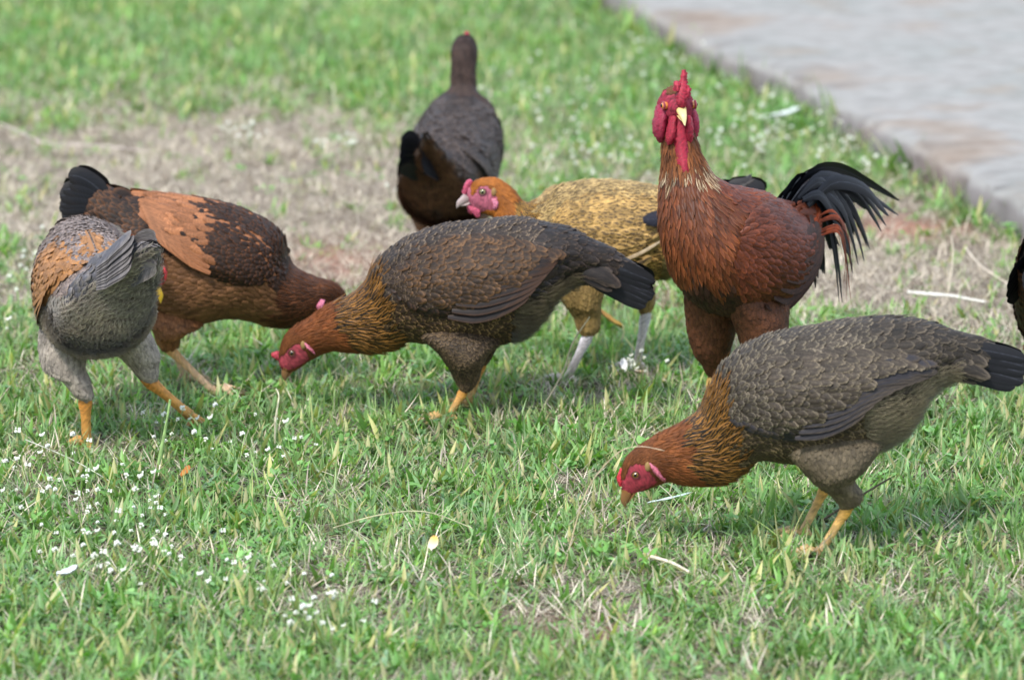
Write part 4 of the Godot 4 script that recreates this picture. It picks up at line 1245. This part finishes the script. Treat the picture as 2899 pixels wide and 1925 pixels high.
func grey_hen() -> void:
	var grey := feather_tex("mottled", srgb(142, 130, 118), srgb(198, 182, 162), srgb(112, 108, 112))
	var fluff := feather_tex("plain", srgb(172, 158, 140), srgb(226, 212, 194), srgb(204, 190, 170))
	soft(fluff)
	soft(grey)
	var slate := feather_tex("edged", srgb(104, 101, 106), srgb(134, 126, 122), srgb(84, 82, 88))
	var orange := feather_tex("plain", srgb(166, 112, 62), srgb(180, 126, 76), srgb(150, 104, 62))
	var cover := feather_tex("edged", srgb(134, 118, 112), srgb(170, 148, 134), srgb(112, 98, 92))
	var thigh := feather_tex("mottled", srgb(150, 138, 126), srgb(186, 172, 156), srgb(124, 114, 106))
	var brown := feather_tex("plain", srgb(112, 60, 34), srgb(130, 76, 44), srgb(90, 50, 32))
	var turn := Transform3D(Basis(Vector3.UP, deg_to_rad(-100.0)) * Basis(Vector3(0, 0, 1), deg_to_rad(-62.0)), Vector3(0.195, 0.238, 0.129))
	make_bird(basics({
		"name": "hen", "label": "grey mottled hen seen from behind at the left, orange wing patch and one foot striding", "category": "hen", "at": Vector3(-0.683, 0, -8.242), "yaw": 103.0,
		"rows": [[200, 268, 190, 226, 20, 138], [216, 290, 190, 234, 25, 112], [222, 312, 180, 226, 36, 74], [208, 332, 160, 195, 54, 36], [170, 348, 125, 168, 70, 8], [110, 350, 80, 162, 75, 0], [40, 354, 30, 154, 84, 0], [-30, 344, -30, 156, 87, 0], [-90, 332, -92, 170, 85, 0], [-134, 324, -138, 200, 77, 4], [-164, 334, -160, 240, 64, 14], [-186, 350, -170, 262, 52, 28], [-210, 366, -198, 304, 36, 44], [-228, 374, -222, 346, 14, 58], [-236, 374, -234, 364, 4, 64]],
		"zones": [0.6, 1.6, 2.6, 4.6, 9.2],
		"under": [lin(104, 60, 36), lin(110, 80, 60), lin(150, 136, 120), lin(150, 136, 120), lin(150, 134, 114), lin(100, 94, 92), lin(116, 104, 92), lin(120, 104, 92), lin(160, 110, 64), lin(116, 100, 84)],
		"styles": [st("scale", 8, 4, 0.12, brown), st("hackle", 20, 5, 0.1, brown), st("contour", 20, 12, 0.14, grey), st("contour", 22, 13, 0.12, cover), st("plume", 32, 26, 0.32, fluff), st("contour", 30, 17, 0.12, slate), st("contour", 14, 9, 0.12, thigh), st("contour", 22, 13, 0.10, cover), st("contour", 30, 15, 0.06, orange), st("hackle", 24, 6, 0.1, grey), st("contour", 26, 13, 0.08, cover)],
		"wing_top": [[150, 296], [100, 335], [30, 350], [-50, 340], [-112, 322]], "wing_bot": [[150, 250], [90, 205], [10, 200], [-60, 236], [-118, 290]], "wing_skin": lin(150, 104, 62), "wing_split": 0.42, "wing_low": true, "wing_thick": 10.0, "quill_mat": orange, "quills": 7, "qe0": 0.9, "qe1": 1.0,
		"tail": [-184, 326, 10, 62, 40, 104, 92, 31, 0.03, 0.16, 0.5], "tail_yaw": 0.62, "tail_deep": 2.0, "tail_mat": slate, "covert_mat": slate, "tail_coverts": [8, 58, 40, 52, 18],
		"thighs": [[[50, 190, -60, 200, 44, -54], [20, 140, -70, 140, 34, -50], [-25, 112, -72, 112, 22, -34], [-42, 92, -72, 92, 15, -24], [-50, 80, -64, 80, 7, -20]], [[60, 190, -50, 200, 44, 60], [45, 150, -40, 152, 34, 74], [25, 122, -30, 122, 24, 84], [10, 104, -24, 104, 16, 90], [0, 94, -14, 94, 8, 92]]],
		"legs": [[Vector3(-56, 88, -20), Vector3(-40, 4, -16), 9.8, -0.4, false], [Vector3(-8, 102, 92), Vector3(12, 36, 162), 9.6, 1.0, true]], "leg_color": [lin(200, 132, 58), lin(206, 150, 78)],
		"head_rows": [[28, 2, 24, -12, 5, 0], [24, 12, 18, -18, 11, 0], [10, 20, 6, -22, 17, 0], [-8, 22, -8, -24, 20, 0], [-28, 16, -26, -24, 22, 0], [-44, 6, -40, -26, 20, 0]], "head_xf": turn,
		"head_face": [30, 8, 12, 16, -10, 8, -18, -6, -12, -26, 20, -22, 32, -10], "pink": lin(190, 60, 62), "beak_xf": turn,
		"beak": [26, 4, 22, -8, 54, -10, 20, -14], "beak_w": 8.0, "beak_color": [lin(206, 160, 50), lin(220, 180, 60)],
		"comb": [[[-2, 24, -4, 16, 3, 0], [8, 26, 6, 14, 5, 0], [20, 20, 16, 8, 5, 0], [27, 10, 24, 4, 3, 0]]], "comb_color": lin(190, 50, 52),
		"wattles": [[[20, -14, 8, -16, 3, -8], [18, -24, 8, -26, 4, -9], [14, -32, 10, -32, 2, -9]], [[20, -14, 8, -16, 3, 8], [18, -24, 8, -26, 4, 9], [14, -32, 10, -32, 2, 9]]]}))

func dark_hen() -> void:
	var brown := feather_tex("plain", srgb(66, 53, 49), srgb(88, 66, 56), srgb(56, 46, 44))
	var dark := feather_tex("edged", srgb(66, 57, 54), srgb(102, 86, 76), srgb(56, 50, 50))
	var mix := feather_tex("mottled", srgb(66, 54, 47), srgb(122, 92, 66), srgb(86, 68, 56))
	var black := feather_tex("edged", srgb(24, 24, 28), srgb(28, 28, 32), srgb(46, 46, 54))
	make_bird(basics({
		"name": "hen", "label": "dark brown hen at the back, seen from behind with its neck held upright", "category": "hen", "squash": 0.72, "at": Vector3(-0.113, 0, -9.647), "yaw": 79.0,
		"rows": [[168, 396, 166, 384, 5, 0], [160, 408, 158, 378, 13, 0], [140, 423, 146, 372, 20, 0], [118, 428, 135, 366, 24, 0], [97, 418, 132, 360, 25, 0], [88, 396, 132, 352, 23, 0], [84, 366, 132, 336, 24, 0], [80, 338, 136, 308, 28, 0], [66, 320, 146, 268, 58, 0], [20, 312, 128, 190, 78, 0], [-40, 304, 80, 120, 79, 0], [-90, 290, 0, 98, 81, 0], [-130, 274, -80, 100, 77, 0], [-162, 258, -142, 126, 70, 0], [-186, 258, -172, 180, 50, -6], [-206, 270, -194, 222, 32, 0], [-222, 288, -214, 258, 12, 0], [-230, 294, -226, 282, 4, 0]],
		"zones": [4.2, 6.2, 7.8, 10.6, 12.2],
		"face": [172, 403, 150, 408, 135, 396, 140, 373, 170, 378], "pink": lin(170, 80, 70),
		"under": [lin(66, 48, 42), lin(60, 44, 40), lin(56, 46, 40), lin(52, 46, 42), lin(64, 52, 42), lin(40, 36, 36), lin(80, 58, 44), lin(50, 44, 42), lin(50, 44, 42), lin(56, 44, 40)],
		"styles": [st("scale", 8, 4, 0.12, brown), st("hackle", 18, 5, 0.1, brown), st("contour", 20, 12, 0.12, mix), st("contour", 24, 14, 0.12, dark), st("plume", 30, 22, 0.3, mix, Color(1.3, 1.15, 1.05), Color(1.9, 1.55, 1.3)), st("contour", 28, 15, 0.12, dark), st("contour", 15, 9, 0.12, mix, Color(1.1, 1, 0.9), Color(1.5, 1.15, 0.9)), st("contour", 22, 13, 0.1, dark), st("contour", 30, 15, 0.07, dark), st("hackle", 22, 6, 0.1, brown), st("contour", 28, 15, 0.08, dark)],
		"wing_top": [[120, 270], [70, 300], [10, 306], [-60, 294], [-130, 262]], "wing_bot": [[130, 225], [100, 160], [50, 130], [-20, 150], [-120, 220]], "wing_skin": lin(48, 42, 40), "wing_split": 0.4, "wing_thick": 10.0, "cov_end": 0.75, "quill_mat": dark, "quills": 8,
		"tail": [-182, 236, 8, 70, 38, 88, 74, 30, 0.04, 0.28, 0.6], "tail_yaw": -0.42, "tail_deep": 2.2, "tail_mat": black, "covert_mat": black, "tail_coverts": [4, 60, 45, 34, 16],
		"thighs": [[[50, 150, -50, 150, 40, -44], [20, 110, -50, 110, 30, -46], [-10, 84, -50, 84, 20, -46], [-26, 66, -44, 66, 9, -44]], [[50, 150, -50, 150, 40, 44], [20, 110, -50, 110, 30, 46], [-10, 84, -50, 84, 20, 46], [-26, 66, -44, 66, 9, 44]]],
		"legs": [[Vector3(-34, 74, -44), Vector3(0, 4, -44), 7.5, 0.0, false], [Vector3(-34, 74, 44), Vector3(0, 4, 44), 7.5, 0.0, false]], "leg_color": [lin(180, 140, 80), lin(190, 160, 110)],
		"eye_at": Vector2(152, 397), "eye_r": 5.0, "iris": srgb(140, 100, 50),
		"beak": [168, 398, 164, 386, 190, 382, 160, 382], "beak_w": 7.0, "beak_color": [lin(150, 120, 80), lin(130, 104, 80)],
		"comb": [[[132, 432, 130, 420, 3, 0], [146, 430, 144, 412, 4.5, 0], [160, 420, 157, 406, 4.5, 0], [168, 406, 164, 398, 3, 0]]], "comb_color": lin(190, 70, 80)}))

func rooster() -> void:
	var rust := feather_tex("edged", srgb(116, 62, 34), srgb(140, 84, 48), srgb(96, 50, 30))
	var neck := feather_tex("plain", srgb(108, 62, 34), srgb(140, 88, 48), srgb(90, 50, 30))
	var cream := feather_tex("striped", srgb(110, 66, 36), srgb(206, 190, 160), srgb(90, 56, 34))
	var red := feather_tex("edged", srgb(104, 52, 32), srgb(130, 66, 40), srgb(84, 42, 28))
	var belly := feather_tex("mottled", srgb(52, 32, 24), srgb(86, 52, 36), srgb(62, 38, 28))
	for m in [rust, red]: m.roughness = 0.48
	var saddle := feather_tex("plain", srgb(128, 52, 22), srgb(168, 78, 30), srgb(104, 44, 22))
	var thigh := feather_tex("mottled", srgb(74, 44, 30), srgb(124, 74, 46), srgb(92, 56, 38))
	var black := feather_tex("edged", srgb(20, 22, 28), srgb(26, 28, 36), srgb(92, 96, 108))
	var white := feather_tex("striped", srgb(226, 226, 226), srgb(40, 42, 50), srgb(236, 236, 236))
	var turn := Transform3D(Basis(Vector3.UP, deg_to_rad(50.0)) * Basis(Vector3(0, 0, 1), deg_to_rad(-8.0)), Vector3(0.112, 0.563, 0.058))
	var hf := [60, 20, 24, 24, 4, 16, -14, 22, -30, 10, -34, -20, -24, -70, 40, -70, 60, -20]
	var b := make_bird(basics({
		"name": "rooster", "label": "rust red rooster with red face and black sickle tail, standing upright and facing the camera", "category": "rooster", "at": Vector3(0.38, 0, -8.29), "yaw": -128.0,
		"rows": [[92, 535, 132, 522, 22, 58], [88, 510, 136, 494, 28, 54], [80, 480, 142, 462, 35, 47], [70, 452, 153, 425, 46, 38], [45, 430, 164, 375, 66, 22], [10, 420, 160, 318, 86, 8], [-32, 408, 134, 258, 94, 0], [-74, 386, 80, 216, 95, 0], [-106, 370, 14, 203, 86, 0], [-130, 358, -50, 220, 72, 0], [-150, 356, -100, 256, 56, 0], [-168, 364, -136, 306, 38, 0], [-180, 376, -160, 342, 20, 0]],
		"belly": 0.268, "zones": [-1.0, 2.1, 3.0, 7.4, 8.2], "sag": 0.02,
		"under": [lin(110, 60, 34), lin(112, 66, 38), lin(84, 48, 32), lin(110, 58, 34), lin(60, 38, 28), lin(120, 56, 30), lin(90, 54, 36), lin(100, 50, 32), lin(100, 50, 32), lin(150, 120, 90), lin(80, 46, 30)],
		"styles": [st("scale", 9, 4, 0.12, neck), st("hackle", 32, 6, 0.12, neck, Color(0.7, 0.65, 0.6), Color(1.4, 1.25, 1.0)), st("hackle", 28, 9, 0.06, rust, Color(0.6, 0.55, 0.52), Color(1.3, 1.2, 1.1)), st("contour", 26, 14, 0.1, red), st("contour", 24, 14, 0.08, belly, Color(0.6, 0.58, 0.56), Color(1.0, 0.95, 0.9)), st("hackle", 38, 8, 0.06, saddle, Color(0.6, 0.55, 0.5), Color(1, 0.95, 0.9)), st("contour", 17, 11, 0.10, thigh), st("contour", 24, 14, 0.08, red), st("contour", 28, 15, 0.07, red, Color(0.7, 0.65, 0.65), Color(0.9, 0.9, 0.9)), st("hackle", 34, 9, 0.12, cream, Color(0.75, 0.62, 0.5), Color(1.15, 1.12, 1.08)), st("contour", 28, 15, 0.07, belly)],
		"wing_top": [[112, 372], [80, 398], [10, 404], [-60, 392], [-128, 370]], "wing_bot": [[124, 318], [96, 256], [40, 226], [-20, 232], [-120, 300]], "wing_skin": lin(96, 50, 32), "wing_split": 0.45, "wing_thick": 15.0, "quill_mat": belly, "quills": 8,
		"tail": [-150, 362, 4, 34, 4, 120, 96, 28, 0.10, 0.5, 0.3], "tail_mat": black, "covert_mat": red, "tail_coverts": [7, 6, -30, 50, 16],
		"thighs": [[[92, 262, -46, 250, 48, -44], [66, 190, -22, 182, 38, -50], [48, 142, -12, 140, 29, -54], [32, 114, -10, 114, 20, -55], [22, 98, -4, 98, 13, -56], [14, 90, 2, 90, 7, -57]], [[92, 262, -46, 250, 48, 44], [66, 190, -22, 182, 38, 50], [48, 142, -12, 140, 29, 54], [32, 114, -10, 114, 20, 55], [22, 98, -4, 98, 13, 56], [14, 90, 2, 90, 7, 57]]],
		"legs": [[Vector3(6, 92, -57), Vector3(36, 5, -57), 9.5, 0.0, false], [Vector3(6, 92, 57), Vector3(36, 5, 57), 9.5, 0.0, false]], "leg_color": [lin(206, 164, 90), lin(206, 172, 120)],
		"head_rows": [[32, 2, 30, -12, 7, 0], [29, 12, 26, -20, 14, 0], [18, 20, 18, -28, 21, 0], [0, 24, 2, -38, 26, 0], [-20, 22, -14, -52, 28, 0], [-34, 8, -26, -66, 26, 0], [-40, -10, -30, -78, 20, 0]], "head_xf": turn, "head_face": hf, "head_rough": 5.5, "pink": lin(160, 44, 66),
		"beak": [31, 4, 28, -9, 56, -20, 26, -14], "beak_w": 9.0, "beak_color": [lin(226, 190, 110), lin(236, 214, 160)], "beak_xf": turn,
		"comb": [[[36, 4, 24, -2, 5, 0], [37, 14, 24, 8, 8, 0], [34, 25, 18, 18, 10, -1], [30, 33, 12, 28, 10, -2], [24, 40, 10, 36, 7.5, -3], [20, 46, 8, 44, 5.5, -5], [17, 53, 8, 52, 4.5, -6], [14, 59, 9, 59, 2, -6]], [[30, 30, 16, 26, 4, 7], [28, 38, 14, 36, 4.5, 7], [22, 43, 16, 43, 1.5, 7]], [[34, 20, 22, 14, 4, -8], [33, 30, 20, 26, 4.5, -10], [28, 37, 20, 37, 1.5, -10]]], "comb_rough": 4.8, "comb_color": lin(168, 38, 60),
		"wattles": [[[34, -12, 12, -12, 5, -11], [38, -26, 12, -26, 6.5, -13], [40, -40, 14, -40, 7, -14], [38, -50, 18, -52, 6, -14], [34, -59, 24, -59, 2.5, -13]], [[34, -12, 12, -12, 5, 11], [38, -26, 12, -26, 6, 13], [40, -40, 14, -40, 6.5, 15], [38, -50, 18, -52, 6, 17], [34, -59, 24, -59, 2.5, 18]], [[32, -12, 8, -12, 9, 0], [38, -40, 12, -40, 12, 0], [46, -66, 18, -66, 12, -2], [57, -92, 26, -92, 10, -4], [62, -122, 34, -120, 5, -6]]]}))
	# wrinkled red lobes at the sides of the face, eyes
	for s in [-1.0, 1.0]:
		flesh("ear_lobe", [[10, -4, -22, -2, 6, s * 21.0], [16, -20, -24, -18, 9, s * 25.0], [18, -38, -22, -36, 10.5, s * 27.0], [14, -54, -18, -52, 9, s * 26.0], [4, -67, -12, -64, 4, s * 23.0]], b, shared_flesh, lin(160, 42, 70), 4.5, 7000.0, turn)
		eye(b, Vector3(0.013, 0.001, s * 0.0235), 0.0064, srgb(214, 132, 60), s, lin(150, 50, 64), shared_flesh, turn)
	# long sickles and saddle plumes of the tail
	var v := Vector3(0, 0.25, 0)
	for s in [[[-150, 410, 10], [-205, 446, 16], [-270, 440, 20], [-345, 402, 22], [-425, 355, 24], 30, 0], [[-150, 408, -6], [-195, 440, -10], [-250, 425, -14], [-310, 385, -16], [-360, 345, -18], 26, 0], [[-150, 400, 20], [-190, 420, 26], [-235, 390, 30], [-262, 330, 30], [-292, 282, 30], 24, 0], [[-145, 395, 26], [-185, 402, 34], [-220, 355, 38], [-240, 300, 38], [-256, 240, 38], 26, 0], [[-140, 390, 30], [-175, 385, 40], [-205, 335, 44], [-222, 290, 44], [-232, 256, 44], 24, 0], [[-150, 402, 8], [-192, 432, 12], [-235, 420, 18], [-270, 380, 20], [-285, 340, 20], 24, 0], [[-150, 405, 14], [-200, 438, 22], [-255, 425, 28], [-290, 392, 30], [-300, 370, 30], 26, 0], [[-150, 402, 24], [-185, 424, 34], [-220, 408, 40], [-248, 372, 42], [-262, 352, 42], 17, 1], [[-150, 408, 16], [-185, 436, 26], [-215, 444, 30], [-245, 436, 32], [-270, 420, 32], 18, 1], [[-140, 402, 22], [-170, 428, 34], [-196, 424, 40], [-216, 396, 42], [-226, 372, 42], 15, 1], [[-140, 404, 2], [-172, 434, 4], [-200, 436, 6], [-224, 418, 8], [-240, 400, 8], 15, 1], [[-140, 398, -20], [-180, 420, -28], [-215, 380, -34], [-240, 320, -36], [-250, 270, -36], 24, 0], [[-140, 398, -28], [-170, 400, -38], [-200, 350, -42], [-220, 300, -42], [-226, 270, -42], 24, 0]]:
		var path := []
		for k in 5: path.append(Vector3(s[k][0] + 18.0 - 10.0 * k - (9.0 * k if s[4][1] > 335 else 0.0), s[k][1] - (38.0 if s[4][1] > 335 else 18.0), s[k][2]) * 0.001)
		quill("sickle_feather", path, Vector3(-0.15, 0.35, signf(s[2][2])), s[5] * 0.00092, white if s[6] else black, b, 0.72, Color.WHITE * rf(0.85, 1.15), 0.25)
	for k in 32:                       # the full black plume under the sickles
		var s := -1.0 if k % 3 == 0 else 1.0
		var f := k / 31.0
		var reach := lerpf(0.075, 0.215, f) * rf(0.9, 1.1)
		var drop := lerpf(0.15, 0.05, f) * rf(0.85, 1.15)
		var p0 := Vector3(-0.135, 0.368 - 0.02 * (1.0 - f), s * rf(0.004, 0.034))
		quill("tail_feather", [p0, p0 + Vector3(-reach * 0.35, 0.030, s * 0.006), p0 + Vector3(-reach * 0.75, 0.022 - drop * 0.25, s * 0.014), p0 + Vector3(-reach, -drop * 0.6, s * 0.016), p0 + Vector3(-reach * 1.12, -drop, s * 0.016)], Vector3(-0.25, 0.3, s), 0.024 * rf(0.8, 1.15), black, b, 0.6, Color.WHITE * rf(0.8, 1.3), 0.25)
	for k in 26:
		var s := -1.0 if k % 2 else 1.0
		var a := rf(0.0, 1.0)
		var p0 := Vector3(lerpf(-0.08, -0.14, a), lerpf(0.335, 0.355, a), s * lerpf(0.094, 0.05, a))
		quill("saddle_feather", [p0, p0 + Vector3(-0.030, 0.002, s * rf(0.006, 0.018)), p0 + Vector3(-0.050 + rf(-0.01, 0.01), -0.045, s * rf(0.01, 0.024)), p0 + Vector3(-0.058 + rf(-0.02, 0.012), -0.095 + rf(-0.04, 0.02), s * rf(0.008, 0.022))], Vector3(-0.5 + rf(-0.3, 0.3), 0.3, s), 0.0068, saddle, b, 0.8, Color.WHITE * rf(0.5, 1.15))

# ------------------------------------------------------------------ the scene
func _ready() -> void:
	rng.seed = 20240611
	noise.seed = 3; noise.frequency = 0.02; noise.fractal_octaves = 3
	wide.seed = 9; wide.frequency = 0.012; wide.fractal_octaves = 3
	var cam := Camera3D.new()
	cam.name = "camera"
	var attr := CameraAttributesPhysical.new()
	attr.frustum_focal_length = 183.8
	attr.frustum_focus_distance = 8.15
	attr.exposure_aperture = 4.6
	attr.frustum_near = 0.1
	attr.frustum_far = 2000.0
	cam.attributes = attr
	cam.fov = 7.4704
	cam.near = 0.1
	cam.far = 2000.0
	cam.position = Vector3(0, 2.0, 0)
	cam.rotation_degrees = Vector3(-12.5, 0, 0)
	add_child(cam)
	cam.current = true
	var env := Environment.new()
	env.background_mode = Environment.BG_SKY
	var sky := Sky.new()
	var sm := ProceduralSkyMaterial.new()
	sm.sky_top_color = srgb(190, 208, 234)
	sm.sky_horizon_color = srgb(216, 225, 236)
	sm.sky_curve = 0.2
	sm.ground_bottom_color = srgb(96, 100, 80)
	sm.ground_horizon_color = srgb(190, 194, 190)
	sky.sky_material = sm
	env.sky = sky
	env.tonemap_mode = Environment.TONE_MAPPER_LINEAR
	env.tonemap_exposure = 2.0
	env.sdfgi_enabled = true
	env.ssao_enabled = true
	env.ssil_enabled = true
	var we := WorldEnvironment.new()
	we.name = "environment"
	we.environment = env
	add_child(we)
	var sun := DirectionalLight3D.new()
	sun.name = "sun"
	sun.light_energy = 0.6
	sun.light_color = Color(1.0, 0.98, 0.95)
	sun.light_angular_distance = 10.0
	sun.shadow_enabled = true
	sun.rotation_degrees = Vector3(-54, -30, 0)
	add_child(sun)

	build_ground()
	build_slab()
	shared_skin = skin(0.7)
	shared_flesh = skin(0.5)
	shared_flesh.normal_scale = 1.3
	shared_flesh.subsurf_scatter_enabled = true
	shared_flesh.subsurf_scatter_strength = 0.15
	shared_horn = mat(0.35)
	shared_leg = skin(0.55)
	brown_hens()
	golden_hen()
	grey_hen()
	dark_hen()
	rooster()
	build_grass()
	build_flowers()
	build_litter()
